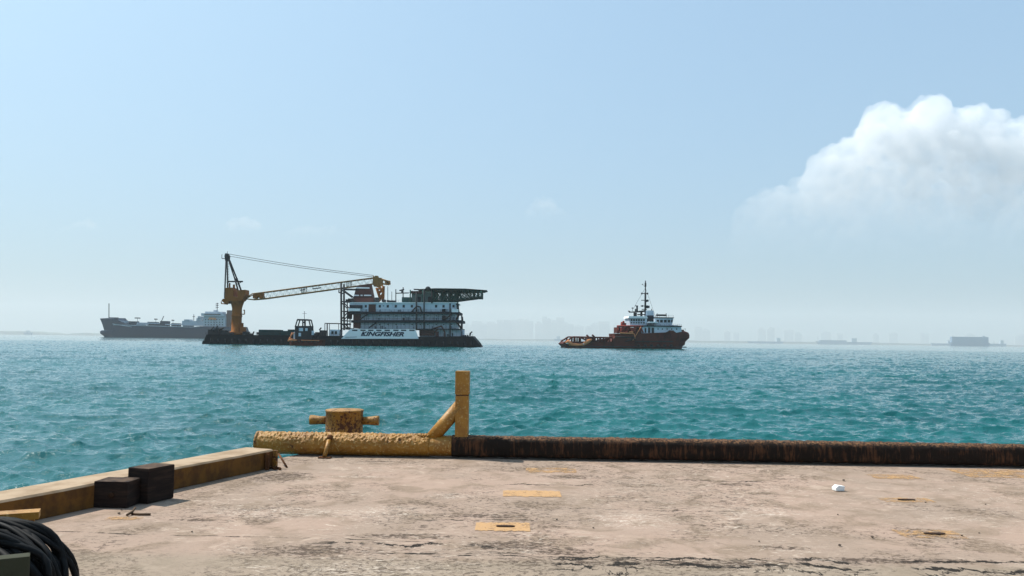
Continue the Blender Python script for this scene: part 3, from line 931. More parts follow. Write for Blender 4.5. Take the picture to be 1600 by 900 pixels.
# ladders / stairs / vertical pipes
m = MB()
for x, ya_, yb2 in ((835, 240, 612), (912, 200, 606), (1172, 345, 680), (990, 215, 345)):
    B.tb(m, Z3(x, ya_), Z3(x, yb2), 0.30, ya-1.7)
for (a, b) in ((Z3(785,430),Z3(835,375)),(Z3(838,372),Z3(872,380)),(Z3(872,380),Z3(884,428)),(Z3(270,505),Z3(350,450)),(Z3(1120,505),Z3(1190,452)),(Z3(360,590),Z3(430,540))):
    B.tb(m, a, b, 0.28, ya-1.3)
m.each('downpipe', M_DARKST, B.root)
m = MB()
for (a, b) in ((Z3(985,605),Z3(1085,572)),(Z3(1085,572),Z3(1118,632)),(Z3(1010,640),Z3(1050,600)),(Z3(1118,632),Z3(1120,680))):
    B.tb(m, a, b, 0.32, 0.8)
B.box(m, Z3(1025,0)[0], Z3(1055,0)[0], Z3(0,628)[1], Z3(0,680)[1], 0.4, 2)
m.build('boat_davit', M_FUNNEL, B.root)
m = MB()
for x in (1100, 1112):
    B.box(m, Z3(x-9,0)[0], Z3(x+14,0)[0], Z3(0,400)[1], Z3(0,428)[1], ya-1.2, ya-.7)
    B.box(m, Z3(x-9,0)[0], Z3(x+14,0)[0], Z3(0,470)[1], Z3(0,513)[1], ya-1.2, ya+.3)
m.each('locker', M_GALLERY, B.root)
# end stair towers right
m = MB()
for (a, b) in ((Z3(1240,345),Z3(1250,430)),(Z3(1285,470),Z3(1290,520)),(Z3(1262,430),Z3(1230,510)),(Z3(1285,520),Z3(1282,600)),(Z3(1228,520),Z3(1280,600)),(Z3(1282,600),Z3(1285,680))):
    B.tb(m, a, b, 0.25, ya-1); B.tb(m, a, b, 0.25, ya+6)
B.tb(m, Z3(1232,340), Z3(1250,365), 0.5, ya+2)
m.build('end_stair', M_DARKST, B.root)
# bow gear
m = MB()
B.tb(m, Z3(1365,670), Z3(1372,640), 0.35, 4); B.tb(m, Z3(1372,642), Z3(1390,628), 0.28, 4)
for x in (1300, 1322, 1345): B.box(m, Z3(x-8,0)[0], Z3(x+8,0)[0], Z3(0,661)[1], Z3(0,680)[1], 1.5, 3.5)
B.tb(m, Z3(1470,745), Z3(1470,785), 0.35, 4)
m.each('mooring_winch', M_DARKST, B.root)

B.ref = 9.0
fn = MB().prism(B.poly([Z3(236,172), Z3(362,150), Z3(392,292), Z3(205,296)]), 9, 17).build('funnel', M_FUNNEL, B.root)
m = MB(); m.prism(B.poly([Z3(233,183), Z3(366,186), Z3(369,198), Z3(231,196)]), 8.94, 17.06)
for x0, x1 in ((213, 262), (278, 298), (312, 384)):
    m.prism(B.poly([Z3(x0,259), Z3(x1,260), Z3(x1+2,272), Z3(x0-1,272)]), 8.94, 17.06)
m.each('stripe', M_WHITE2, fn)
MB().prism(B.poly([Z3(198,296), Z3(410,290), Z3(420,336), Z3(185,336)]), 7, 19).build('funnel_casing', M_FUNNEL, B.root)
# roof clutter and antennas
m = MB()
for x, yt in ((520,300),(560,180),(600,232),(640,208),(712,188)):
    B.tb(m, Z3(x,336), Z3(x,yt), 0.12 if x in (560,600) else 0.2, 6)
for x0, x1, yt in ((508,536,312),(555,575,318),(440,470,292),(580,640,322),(150,200,310)):
    B.box(m, Z3(x0,0)[0], Z3(x1,0)[0], Z3(0,yt)[1], Z3(0,336)[1], 4, 8)
B.tb(m, Z3(640,248), Z3(770,245), 0.22, 6)
B.tb(m, Z3(676,222), Z3(722,210), 0.3, 6); B.tb(m, Z3(700,212), Z3(700,245), 0.3, 6)
m.each('roof_antenna', M_DARKST, B.root)
# boom rest
m = MB()
for a, b in ((Z3(432,190),Z3(468,300)), (Z3(500,168),Z3(495,322)), (Z3(432,196),Z3(500,200)), (Z3(450,240),Z3(498,205)), (Z3(455,300),Z3(498,250)), (Z3(468,300),Z3(440,330))):
    for y in (9, 13): B.tb(m, a, b, 0.33, y)
m.build('boom_rest', M_CRANE, B.root)
B.ref = 3.0
# deckhouses under the helideck
m = MB(); B.box(m, Z3(690,0)[0], Z3(782,0)[0], Z3(0,284)[1], Z3(0,337)[1], 3, 9); m.build('roof_container', M_TEAL, B.root)
m = MB()
B.box(m, Z3(782,0)[0], Z3(905,0)[0], Z3(0,246)[1], Z3(0,338)[1], 5, 14)
B.box(m, Z3(915,0)[0], Z3(1005,0)[0], Z3(0,232)[1], Z3(0,338)[1], 5, 14)
dh = m.each('roof_deckhouse', M_GREYG, B.root)[0]
m = MB()
for x in (858, 962): B.box(m, Z3(x-16,0)[0], Z3(x+16,0)[0], Z3(0,278)[1], Z3(0,337)[1], 4.9, 5.2)
m.each('doorway', M_GALLERY, dh)
m = MB(); m.prism(B.poly([Z3(765,240),Z3(775,222),Z3(900,222),Z3(930,240)]), 3, 10); m.build('lifeboat', M_FUNNEL, B.root)
# helideck
hx0, hx1 = Z3(738,0)[0], Z3(1535,0)[0]
a = B.p(hx0, Z3(0,207)[1]); b = B.p(hx1, Z3(0,212)[1])
cxh, cyh, rh = (a.x+b.x)/2+ (b.x-a.x)*0.055, 13.5, (b.x-a.x)*0.415
zz = b.z
oct_ = [(cxh + rh*1.0*math.cos(R(22.5+45*i))/math.cos(R(22.5)), cyh + 14.5*math.sin(R(22.5+45*i))/math.cos(R(22.5))) for i in range(8)]
hd = MB().prism(oct_, zz-0.35, zz+0.25, 'z').build('helideck', M_GREEN, B.root)
m = MB()
for i in range(8):
    p0, p1 = Vector((*oct_[i], zz-0.15)), Vector((*oct_[(i+1)%8], zz-0.15))
    cc = Vector((cxh, cyh, zz-0.15))
    e0, e1 = p0+(p0-cc).normalized()*1.3+Vector((0,0,.35)), p1+(p1-cc).normalized()*1.3+Vector((0,0,.35))
    m.add([p0,p1,e1,e0,p0-Vector((0,0,.08)),p1-Vector((0,0,.08)),e1-Vector((0,0,.08)),e0-Vector((0,0,.08))],[(0,1,2,3),(7,6,5,4),(0,4,5,1),(1,5,6,2),(2,6,7,3),(3,7,4,0)])
m.build('safety_net', M_DARKST, hd)
m = MB()
xa_, xb_ = B.p(*Z3(1000,0)).x, B.p(*Z3(1488,0)).x
zlo0, zlo1 = B.p(*Z3(1100,326)).z, B.p(*Z3(1485,278)).z
for y in (3.0, 10.0, 17.0, 24.0):
    n_ = 12
    for i in range(n_+1):
        x = xa_ + (xb_-xa_)*i/n_
        zl = zlo0 + (zlo1-zlo0)*min(1, max(0, (i-2)/(n_-3)))
        m.tube((x,y,zz-0.35),(x,y,zl),0.17,n=5)
        if i < n_:
            x2 = xa_ + (xb_-xa_)*(i+1)/n_
            zl2 = zlo0 + (zlo1-zlo0)*min(1, max(0, (i-1)/(n_-3)))
            m.tube((x,y,zl),(x2,y,zl2),0.2,n=5)
            m.tube((x,y,zl) if i%2 else (x,y,zz-.4),(x2,y,zz-.4) if i%2 else (x2,y,zl2),0.14,n=5)
for i in range(0, 13, 2):
    x = xa_ + (xb_-xa_)*i/12; m.tube((x,3,zz-.6),(x,24,zz-.6),0.2,n=5); m.tube((x,3,zz-3.0),(x,24,zz-3.0),0.16,n=5)
zr = B.p(*Z3(1100,336)).z
for x_ in (780, 905, 1010, 1090, 1160, 1225):
    X_ = B.p(*Z3(x_,0)).x
    for y in (3, 10, 17, 24): m.tube((X_,y,zr),(X_,y,zz-.3),0.28,n=6)
for (x0,x1) in ((1010,1090),(1090,1160),(1160,1225)):
    X0, X1 = B.p(*Z3(x0,0)).x, B.p(*Z3(x1,0)).x
    for y in (3, 17): m.tube((X0,y,zr),(X1,y,zz-.5),0.2,n=5); m.tube((X1,y,zr),(X0,y,zz-.5),0.2,n=5)
m.build('support_truss', M_GREEN, hd)
m = MB().lathe([(1.1,0),(1.2,0.5),(0.8,1.1),(0.1,1.4)], (B.p(*Z3(940,200)).x, 8, zz+0.2), 12)
B.box(m, Z3(800,0)[0], Z3(850,0)[0], Z3(0,196)[1], Z3(0,205)[1], 6, 9)
m.build('wind_sensor', M_DARKST, hd)

B.ref = 4.0
# scaffold tower on the left
m = MB()
for y in (3, 9):
    B.tb(m, Z3(88,145), Z3(90,612), 0.42, y)
    for a, b in ((Z3(88,203),Z3(240,206)),(Z3(92,212),Z3(200,290)),(Z3(92,340),Z3(150,398)),(Z3(92,328),Z3(170,330)),(Z3(92,425),Z3(160,428)),(Z3(92,505),Z3(150,440)),(Z3(92,518),Z3(150,520)),(Z3(92,600),Z3(190,598)),(Z3(150,330),Z3(150,600)),(Z3(92,545),Z3(150,600)),(Z3(66,212),Z3(66,240)),(Z3(66,240),Z3(88,240))):
        B.tb(m, a, b, 0.24, y)
B.box(m, Z3(140,0)[0], Z3(172,0)[0], Z3(0,425)[1], Z3(0,500)[1], 4, 9)
B.box(m, Z3(108,0)[0], Z3(160,0)[0], Z3(0,545)[1], Z3(0,560)[1], 4, 9)
B.box(m, Z3(150,0)[0], Z3(200,0)[0], Z3(0,296)[1], Z3(0,335)[1], 4, 9)
m.build('boom_rest_tower', M_DARKST, B.root)
# small cabin, goal frame
m = MB(); B.box(m, *[Z2(988,0)[0], Z2(1070,0)[0]], Z2(0,715)[1], Z2(0,785)[1], 2, 8); cb = m.build('deck_cabin', M_WHITE, B.root)
m = MB()
for x in (1012, 1040): B.box(m, Z2(x-9,0)[0], Z2(x+9,0)[0], Z2(0,728)[1], Z2(0,752)[1], 1.9, 2.2)
m.each('cabin_window', M_GLASSD, cb)
m = MB()
for y in (3, 8):
    B.tb(m, Z2(945,662), Z2(945,775), 0.16, y); B.tb(m, Z2(962,662), Z2(962,785), 0.14, y); B.tb(m, Z2(945,663), Z2(1078,666), 0.18, y); B.tb(m, Z2(1058,664), Z2(1058,715), 0.12, y)
m.build('gantry_frame', M_DARKST, B.root)
# deck cargo
for (x0,x1,yt) in ((404,437,515.2),(438.5,449,517),(449.5,462,514.8)):
    m = MB(); B.box(m, x0, x1, yt, 524.5, 4, 9.5)
    for i in range(int((x1-x0)/1.2)):
        B.box(m, x0+0.3+i*1.2, x0+0.8+i*1.2, yt+0.5, 524.3, 3.92, 4.0)
    m.build('deck_container', M_TEAL, B.root)
m = MB()
for (x0,x1,yt,yb2) in ((500,507,516,525),(493,498,519,525),(487,492,521,525),(402,405,519,523),(326,333,515,523),(336,343,513,523),(345,352,516,523),(333,338,518,523),(352,361,519,523),(380,386,518,523),(386,392,521,524)):
    B.box(m, x0, x1, yt, yb2, 3, 8)
for (a,b) in (((330,515),(334,510)),((338,513),(340,509)),((343,514),(350,512)),((499,516),(502,512)),((395,522),(397,518))):
    B.tb(m, a, b, 0.3, 4)
m.each('deck_machine', M_DARKST, B.root)
m = MB()
rail(B, m, (326,523),(360,523), 0.4, 1.1, 1.8, 0.06); rail(B, m, (386,523),(533,525), 0.4, 1.1, 2.4, 0.05)
m.build('hull_railing', M_DARKST, B.root)
# crane
cy = 14.0
B.ref = cy
px_c = (Z2(207,0)[0])
q0 = B.p(px_c, 523, cy)
def zc(y2): return B.p(px_c, Z2(0,y2)[1]).z
s_ = B.D/FPX
m = MB().lathe([(3.0*1, zc(760)), (2.9, zc(735)), (2.2, zc(728)), (2.15, zc(610)), (2.35, zc(606)), (2.35, zc(598)), (2.15, zc(594)), (2.1, zc(540)), (2.5, zc(510)), (2.9, zc(488)), (3.5, zc(470))], (q0.x, cy, 0), 24)
cr = m.build('crane_pedestal', M_CRANE, B.root)
m = MB()
B.box(m, Z2(250,0)[0], Z2(284,0)[0], Z2(0,693)[1], Z2(0,745)[1], cy-2, cy+1)
B.box(m, Z2(242,0)[0], Z2(262,0)[0], Z2(0,660)[1], Z2(0,693)[1], cy-1, cy+1)
for a, b in ((Z2(248,588),Z2(282,588)),(Z2(282,588),Z2(282,555)),(Z2(272,555),Z2(284,555)),(Z2(90,500),Z2(145,506)),(Z2(90,482),Z2(90,500))):
    B.tb(m, a, b, 0.22, cy-1)
m.build('access_platform', M_CRANE, cr)
m = MB()
m.prism(B.poly([Z2(128,470), Z2(138,372), Z2(192,370), Z2(202,400), Z2(200,440), Z2(235,450), Z2(236,392), Z2(296,388), Z2(298,424), Z2(285,452), Z2(268,478), Z2(160,484)]), cy-3, cy+3)
m.prism(B.poly([Z2(100,478), Z2(112,462), Z2(150,455), Z2(160,500), Z2(125,500)]), cy-2.4, cy+2.4)
B.tb(m, Z2(153,330), Z2(153,375), 0.35, cy); B.tb(m, Z2(188,342), Z2(188,375), 0.5, cy)
m.build('crane_house', M_CRANE, B.root)
m = MB()
for y, y2 in ((cy-2.2, cy-0.5), (cy+2.2, cy+0.5)):
    m.tube(B.p(*Z2(125,455), y), B.p(*Z2(127,110), y2), 0.33, n=6)
    m.tube(B.p(*Z2(238,400), y), B.p(*Z2(206,300), y*0.6+y2*0.4), 0.38, n=6); m.tube(B.p(*Z2(206,300), y*0.6+y2*0.4), B.p(*Z2(137,110), y2), 0.33, n=6)
B.tb(m, Z2(130,317), Z2(262,317), 0.32, cy); B.tb(m, Z2(208,290), Z2(208,312), 0.7, cy)
B.tb(m, Z2(215,340), Z2(258,317), 0.16, cy)
for k in range(14):
    B.tb(m, Z2(128,150+k*22), Z2(150,150+k*22), 0.05, cy-0.4)
B.tb(m, Z2(148,140), Z2(150,450), 0.07, cy-.4)
m.prism(B.poly([Z2(116,108), Z2(122,86), Z2(140,86), Z2(152,108), Z2(146,150), Z2(122,148)]), cy-1.1, cy+1.1)
B.tb(m, Z2(134,88), Z2(135,68), 0.1, cy); B.tb(m, Z2(95,128), Z2(122,130), 0.15, cy-1); B.tb(m, Z2(94,98), Z2(95,128), 0.12, cy-1); B.tb(m, Z2(94,97), Z2(100,97), 0.1, cy-1)
m.build('a_frame', M_DARKST, B.root)
# lattice boom
tp = [Z2(296,452), Z2(348,419), Z2(432,409), Z3(405, 93)]
bt_ = [Z2(298,462), Z2(348,468), Z2(440,461), Z3(405, 152)]
m = MB()
for y, f_ in ((cy-1.5, 1), (cy+1.5, 1)):
    for L_ in (tp, bt_):
        for i in range(3):
            m.tube(B.p(*L_[i], cy + (y-cy)*(0.5 if i == 0 else 1)), B.p(*L_[i+1], y), 0.23, n=6)
bo = m.build('boom', M_BOOM, B.root)
m = MB(); mw = MB()
nb = 34
T0, T1 = B.p(*tp[2], 0), B.p(*tp[3], 0); U0, U1 = B.p(*bt_[2], 0), B.p(*bt_[3], 0)
for i in range(nb+1):
    tt = i/nb; a = T0.lerp(T1, tt); b = U0.lerp(U1, tt)
    for y in (cy-1.5, cy+1.5):
        if i < nb:
            a2 = T0.lerp(T1, (i+1)/nb); b2 = U0.lerp(U1, (i+1)/nb)
            p0, p1 = (a, b2) if i % 2 else (b, a2)
            mw.tube((p0.x,y,p0.z),(p1.x,y,p1.z),0.10,n=4)
        if i in (12, 13, 26, 27): m.tube((a.x,y,a.z),(b.x,y,b.z),0.17,n=5)
    if i % 2 == 0:
        m.tube((a.x,cy-1.5,a.z),(a.x,cy+1.5,a.z),0.09,n=4); mw.tube((b.x,cy-1.5,b.z),(b.x,cy+1.5,b.z),0.09,n=4)
m.build('boom_frame', M_DARKST, bo); mw.build('boom_lacing', M_BOOMW, bo)
m = MB()
m.prism(B.poly([Z2(350,425), Z2(432,414), Z2(440,455), Z2(405,458), Z2(398,440), Z2(375,460), Z2(352,458)]), cy-1.3, cy+1.3)
m.build('boom_foot_plate', M_CRANE, bo)
m = MB()
for x0 in (745, 845, 880):
    t0_ = (x0-440)/(1218-440)*0.78
    m.prism(B.poly([Z2(x0,398-(x0-660)*0.12), Z2(x0+38,392-(x0-660)*0.12), Z2(x0+38,400-(x0-660)*0.12), Z2(x0,406-(x0-660)*0.12)]), cy-1.7, cy-1.5)
m.each('boom_sign', M_DARKST, bo)
# boom head
m = MB()
m.prism(B.poly([Z3(405,92), Z3(430,70), Z3(452,72), Z3(460,90), Z3(488,92), Z3(500,112), Z3(498,165), Z3(470,180), Z3(415,178), Z3(402,150)]), cy-1.2, cy+1.2)
for a, b, r_ in ((Z3(490,105),Z3(560,128),0.35),(Z3(495,150),Z3(560,158),0.3),(Z3(565,120),Z3(568,158),0.35),(Z3(520,112),Z3(545,155),0.3),(Z3(420,165),Z3(480,190),0.35),(Z3(405,68),Z3(408,92),0.15)):
    B.tb(m, a, b, r_, cy-1); B.tb(m, a, b, r_, cy+1)
m.build('boom_head', M_BOOM, bo)
m = MB()
B.tb(m, Z3(540,118), Z3(538,160), 0.8, cy); B.tb(m, Z3(440,90), Z3(442,128), 0.9, cy); B.tb(m, Z3(470,130), Z3(474,165), 0.9, cy)
m.each('sheave', M_DARKST, bo)
m = MB()
for (a, b) in ((Z2(140,88), Z3(405,66)), (Z2(145,106), Z3(395,80))):
    for y in (cy-0.6, cy+0.6):
        P0, P1 = B.p(*a, y), B.p(*b, y)
        m.path([P0.lerp(P1, i/10) - Vector((0,0,1.3*math.sin(math.pi*i/10)*0.45)) for i in range(11)], 0.07, 5)
B.tb(m, Z2(132,150), Z3(410,100), 0.0001, cy)
m.build('hoist_cable', M_DARKST, B.root)
print('BARGE parts', len(B.root.children))

# ---- small workboat in front of the barge
K = Ship('workboat', 338.0, 480, 'small orange and white workboat with a dark wheelhouse lying against the black barge', 'boat')
hp = K.poly([Z2(652,845), Z2(648,800), Z2(655,788), Z2(700,795), Z2(800,797), Z2(932,800), Z2(925,850), Z2(680,850)])
def shiphull(pts, beam, bow_left=True, taper=0.28, n=10):
    """hull side outline extruded across the beam, narrowed towards the bow"""
    m = MB(); xs = [p[0] for p in pts]; x0, x1 = min(xs), max(xs)
    N = len(pts); vs = []
    ar = sum(pts[i][0]*pts[(i+1)%N][1]-pts[(i+1)%N][0]*pts[i][1] for i in range(N))
    if ar < 0: pts = pts[::-1]
    for j in range(n+1):
        v_ = -1 + 2*j/n
        for (x, z) in pts:
            vs.append((x, v_*beam/2, z))
    # pull the bow vertices back for outer stations so that it is pointed in plan
    out = []
    L = x1-x0
    for (x, y, z) in vs:
        v_ = abs(y)/(beam/2)
        u = (x-x0)/L if bow_left else (x1-x)/L      # 0 at the bow
        k = max(0.0, 1-u/taper)
        dx = k*(v_**2)*L*taper*0.75
        out.append((x + (dx if bow_left else -dx), y, z))
    fs = []
    for j in range(n):
        for i in range(N):
            fs.append((j*N+i, (j+1)*N+i, (j+1)*N+(i+1)%N, j*N+(i+1)%N))
    fs.append(tuple(range(N))); fs.append(tuple(n*N+i for i in range(N-1,-1,-1)))
    m.add(out, fs); return m
hu = shiphull(hp, 6.0, True, 0.2).build('hull', M_HULLRED, K.root)
m = MB(); m.prism(K.poly([Z2(650,808), Z2(656,790), Z2(722,797), Z2(722,812)]), -3.06, -2.2); m.prism(K.poly([Z2(760,800),Z2(910,802),Z2(908,808),Z2(760,806)]), -3.08, -2.9)
m.build('bulwark', M_ORANGE, hu)
m = MB()
for i, px in enumerate(range(460, 505, 5)):
    a = K.p(px, 533.5, -3.15); m.lathe([(0.2,-0.25),(0.42,-0.2),(0.42,0.2),(0.2,0.25)], (a.x, a.y, a.z), 8)
m.each('tyre_fender', M_DARKST, hu)
m = MB(); m.prism(K.poly([Z2(690,795), Z2(692,735), Z2(722,730), Z2(722,795)]), -2, 2); 
hs = MB().prism(K.poly([Z2(706,795), Z2(704,694), Z2(835,690), Z2(838,795)]), -2.3, 2.3).build('deckhouse', M_DARKST, K.root)
m.build('fore_locker', M_WHITE, K.root)
m = MB()
for a, b, r_ in ((Z2(664,792),Z2(684,740),.22),(Z2(676,760),Z2(700,742),.2),(Z2(655,800),Z2(668,778),.25)): K.tb(m, a, b, r_, -2.6)
m.path([K.p(*Z2(x,y), -2.9) for x, y in ((652,812),(664,800),(690,795),(722,800))], [0.3,0.4,0.35,0.2], 6)
m.build('bow_fitting', M_ORANGE, K.root)
m = MB()
for x0, x1, y0, y1 in ((738,772,702,728),(790,810,704,726),(735,755,742,770),(842,862,725,760)):
    K.box(m, Z2(x0,0)[0], Z2(x1,0)[0], Z2(0,y0)[1], Z2(0,y1)[1], -2.36, -2.2)
m.each('house_panel', M_WHITE, hs)
m = MB()
for y in (-2.0, 2.0):
    for a, b in ((Z2(706,694),Z2(724,634)),(Z2(832,694),Z2(818,634)),(Z2(768,690),Z2(768,640)),(Z2(706,690),Z2(832,690))):
        K.tb(m, a, b, 0.26, y)
m.prism(K.poly([Z2(718,640), Z2(724,628), Z2(815,630), Z2(822,642)]), -2.4, 2.4)
m.build('wheelhouse_frame', M_DARKST, K.root)
m = MB(); K.tb(m, Z2(771,632), Z2(771,562), 0.10, 0); K.tb(m, Z2(755,582), Z2(790,582), 0.06, 0); K.tb(m, Z2(760,655), Z2(780,655), .3, 0); K.tb(m, Z2(771,690), Z2(771,640), .12, 0)
m.build('mast', M_DARKST, K.root)
m = MB()
for x in (848, 858, 872, 890, 905): K.tb(m, Z2(x,800), Z2(x,745 if x < 880 else 770), 0.14, -1)
K.tb(m, Z2(845,748), Z2(880,752), 0.14, -1); K.tb(m, Z2(684,735), Z2(688,795), 0.3, -1.5); K.tb(m, Z2(664,770), Z2(668,795), 0.3, -1)
m.build('stern_rail', M_DARKST, K.root)

# ---- anchor handling tug
T = Ship('offshore_tug', 386.0, 978, 'dark red offshore tug with a white bridge, tall mast and low open stern', 'tug', rz=R(5))
hp = T.poly([Z4(98,712), Z4(125,690), Z4(600,690), Z4(640,640), Z4(845,640), Z4(930,606), Z4(1240,598), Z4(1330,590), Z4(1400,578), Z4(1452,598), Z4(1464,622), Z4(1462,655), Z4(1420,692), Z4(1412,725), Z4(1385,742), Z4(1372,800), Z4(140,800), Z4(125,740)])
hu = shiphull(hp, 14.5, False, 0.24).build('hull', M_HULLRED, T.root)
y0 = -7.28
m = MB()   # bulwark cap rail with openings on the aft deck, both sides
for y in (y0+0.1, -y0-0.1):
    T.tb(m, Z4(205,643), Z4(612,651), 0.33, y); T.tb(m, Z4(125,692), Z4(205,643), 0.36, y)
    for x in (190, 245, 272, 335, 430, 480, 520, 552, 580, 612): T.tb(m, Z4(x,646), Z4(x,694), 0.35 if x not in (272,) else 0.6, y)
    for a, b in ((Z4(340,650), Z4(430,690)), (Z4(400,622), Z4(425,645))): T.tb(m, a, b, 0.4, y)
    x0, x1 = T.p(*Z4(340,0)).x, T.p(*Z4(430,0)).x
m.build('cap_rail', M_HULLRED, hu)
m = MB()
m.prism(T.poly([Z4(345,652), Z4(430,652), Z4(430,692), Z4(345,692)]), y0, y0+.3)
m.prism(T.poly([Z4(500,668), Z4(618,655), Z4(618,692), Z4(460,692)]), 2, 2.3)
m.build('bulwark_plate', M_HULLRED, hu)
m = MB()   # pale tube stands in for the sunlit inside of the stern bulwark
m.path([T.p(*Z4(x, y), y0-0.15) for x, y in ((128,705),(150,690),(175,712),(200,722),(250,726),(300,722),(335,705),(360,684),(395,668))], [0.5,1.0,1.0,0.75,0.65,0.65,0.85,0.95,0.4], 8)
m.build('stern_guard', M_ORANGE, T.root)
m = MB()
for pg in ([(128,708),(140,676),(172,668),(185,700),(178,714)], [(300,716),(330,690),(352,668),(400,660),(365,690),(335,712)]):
    q_ = [T.p(*Z4(*k_), 0) for k_ in pg]; zm = min(k_.z for k_ in q_)
    top = [(k_.x, y0-1.0+(k_.z-zm)*0.9, k_.z) for k_ in q_]; bot = [(a_, b_+0.15, c_-0.15) for a_, b_, c_ in top]
    nn = len(top); m.add(top+bot, [tuple(range(nn)), tuple(range(2*nn-1, nn-1, -1))] + [(i, nn+i, nn+(i+1)%nn, (i+1)%nn) for i in range(nn)])
m.each('guard_panel', M_WHITE2, T.root)  # tilted white sheets stand in for the sunlit inner bulwark
# deck machinery house
m = MB()
m.prism(T.poly([Z4(640,640), Z4(635,608), Z4(840,606), Z4(930,604), Z4(930,650), Z4(640,650)]), -6.5, 6.5)
m.build('winch_deck', M_HULLRED, T.root)
m = MB()
T.box(m, Z4(680,0)[0], Z4(905,0)[0], Z4(0,545)[1], Z4(0,604)[1], -4.5, 4.5)
m.build('winch_house', M_HULLRED, T.root)
m = MB()
for y in (-6.6, -4.7):
    T.tb(m, Z4(668,533), Z4(935,533), 0.42, y)
    for x in (675, 735, 770, 850, 905): T.tb(m, Z4(x,533), Z4(x,606), 0.22, y)
    for a, b in ((Z4(780,535),Z4(860,600)),(Z4(860,540),Z4(800,600)),(Z4(690,600),Z4(735,545)),(Z4(905,540),Z4(935,600))): T.tb(m, a, b, 0.28, y)
m.path([T.p(*Z4(740+38*math.cos(a_), 568+30*math.sin(a_)), -6) for a_ in [i*math.pi/8 for i in range(17)]], 0.3, 6)
m.build('tow_winch', M_REDEQ, T.root)
m = MB(); T.box(m, Z4(720,0)[0], Z4(765,0)[0], Z4(0,500)[1], Z4(0,530)[1], -5, -2); T.tb(m, Z4(738,488), Z4(738,530), 0.9, -3); T.tb(m, Z4(738,490), Z4(755,486), 0.5, -3)
m.build('deck_crane', M_REDEQ, T.root)
m = MB(); m.prism(T.poly([Z4(785,598), Z4(795,586), Z4(825,584), Z4(830,600)]), -7, -5.5); T.tb(m, Z4(690,602), Z4(835,610), 0.3, -6.9); T.tb(m, Z4(835,610), Z4(845,660), 0.15, -7.4); T.tb(m, Z4(905,540), Z4(820,680), 0.16, -7.4)
m.build('rescue_boat', M_ORANGE, T.root)
m = MB()
for y in (-7.5,):
    for (a,b) in ((Z4(640,640),Z4(840,650)),(Z4(850,690),Z4(1240,690)),(Z4(740,690),Z4(840,660)),(Z4(140,738),Z4(1380,748))): T.tb(m, a, b, 0.22, y)
m.build('rubbing_strake', M_DARKST, hu)
m = MB()
for x in range(880, 1230, 68):
    a = T.p(*Z4(x, 730), -7.45); m.lathe([(0.3,-0.4),(0.75,-0.3),(0.75,0.3),(0.3,0.4)], (a.x,a.y,a.z), 10)
m.each('tyre_fender', M_DARKST, hu)
# superstructure
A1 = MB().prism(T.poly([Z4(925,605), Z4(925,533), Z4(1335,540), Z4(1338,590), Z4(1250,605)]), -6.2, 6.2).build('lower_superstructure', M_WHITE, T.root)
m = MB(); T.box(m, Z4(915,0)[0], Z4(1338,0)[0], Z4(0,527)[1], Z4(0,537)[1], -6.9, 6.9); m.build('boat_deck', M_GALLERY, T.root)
m = MB()
for x0, x1, ya_, yb2 in ((950,968,552,600),(985,1010,545,602),(1022,1048,548,604),(1085,1096,556,568),(1130,1142,556,568),(1180,1192,556,568),(1225,1240,556,568),(1280,1292,556,568)):
    T.box(m, Z4(x0,0)[0], Z4(x1,0)[0], Z4(0,ya_)[1], Z4(0,yb2)[1], -6.28, -6.1)
m.each('porthole', M_GLASSD, A1)
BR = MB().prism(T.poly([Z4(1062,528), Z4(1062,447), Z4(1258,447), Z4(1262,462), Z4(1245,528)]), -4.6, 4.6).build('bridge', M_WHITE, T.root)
m = MB()
for x0, x1 in ((1085,1110),(1122,1150),(1162,1190),(1202,1228)):
    T.box(m, Z4(x0,0)[0], Z4(x1,0)[0], Z4(0,466)[1], Z4(0,494)[1], -4.68, -4.5)
m.prism(T.poly([Z4(1238,464), Z4(1256,464), Z4(1250,494), Z4(1236,494)]), -4.68, 4.68)
m.each('bridge_window', M_GLASSD, BR)
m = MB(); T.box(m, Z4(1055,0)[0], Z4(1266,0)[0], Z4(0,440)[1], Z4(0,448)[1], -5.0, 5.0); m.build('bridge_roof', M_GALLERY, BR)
m = MB(); m.prism(T.poly([Z4(1262,528), Z4(1264,520), Z4(1338,530), Z4(1338,540)]), -5.5, 5.5); T.tb(m, Z4(1333,500), Z4(1333,535), 0.12, -4)
m.build('foredeck_screen', M_WHITE, T.root)
# aft control cabin
AC = MB().prism(T.poly([Z4(812,528), Z4(798,452), Z4(985,452), Z4(985,528)]), -4.2, 4.2).build('aft_control_cabin', M_WHITE, T.root)
m = MB()
for i in range(6):
    x = 815 + i*26
    T.box(m, Z4(x,0)[0], Z4(x+18,0)[0], Z4(0,459)[1], Z4(0,480)[1], -4.28, -4.1)
    T.box(m, Z4(x,0)[0], Z4(x+16,0)[0], Z4(0,490)[1], Z4(0,503)[1], -4.28, -4.1)
m.each('cabin_window', M_GLASSD, AC)
m = MB(); m.prism(T.poly([Z4(786,450), Z4(792,430), Z4(980,430), Z4(992,450)]), -5, 5); m.build('cabin_roof', M_WHITE2, AC)
m = MB(); m.prism(T.poly([Z4(978,498), Z4(1000,486), Z4(1090,488), Z4(1095,500)]), -6.3, -3); m.build('life_raft', M_WHITE2, T.root)
FN = MB().prism(T.poly([Z4(988,528), Z4(990,368), Z4(1068,368), Z4(1078,450), Z4(1066,528)]), -1.8, 3).build('funnel', M_WHITE, T.root)
m = MB(); T.box(m, Z4(1000,0)[0], Z4(1060,0)[0], Z4(0,420)[1], Z4(0,480)[1], -2.9, -1.9); m.build('louvre', M_GALLERY, FN)
m = MB(); T.box(m, Z4(1112,0)[0], Z4(1208,0)[0], Z4(0,408)[1], Z4(0,424)[1], -2, 1)
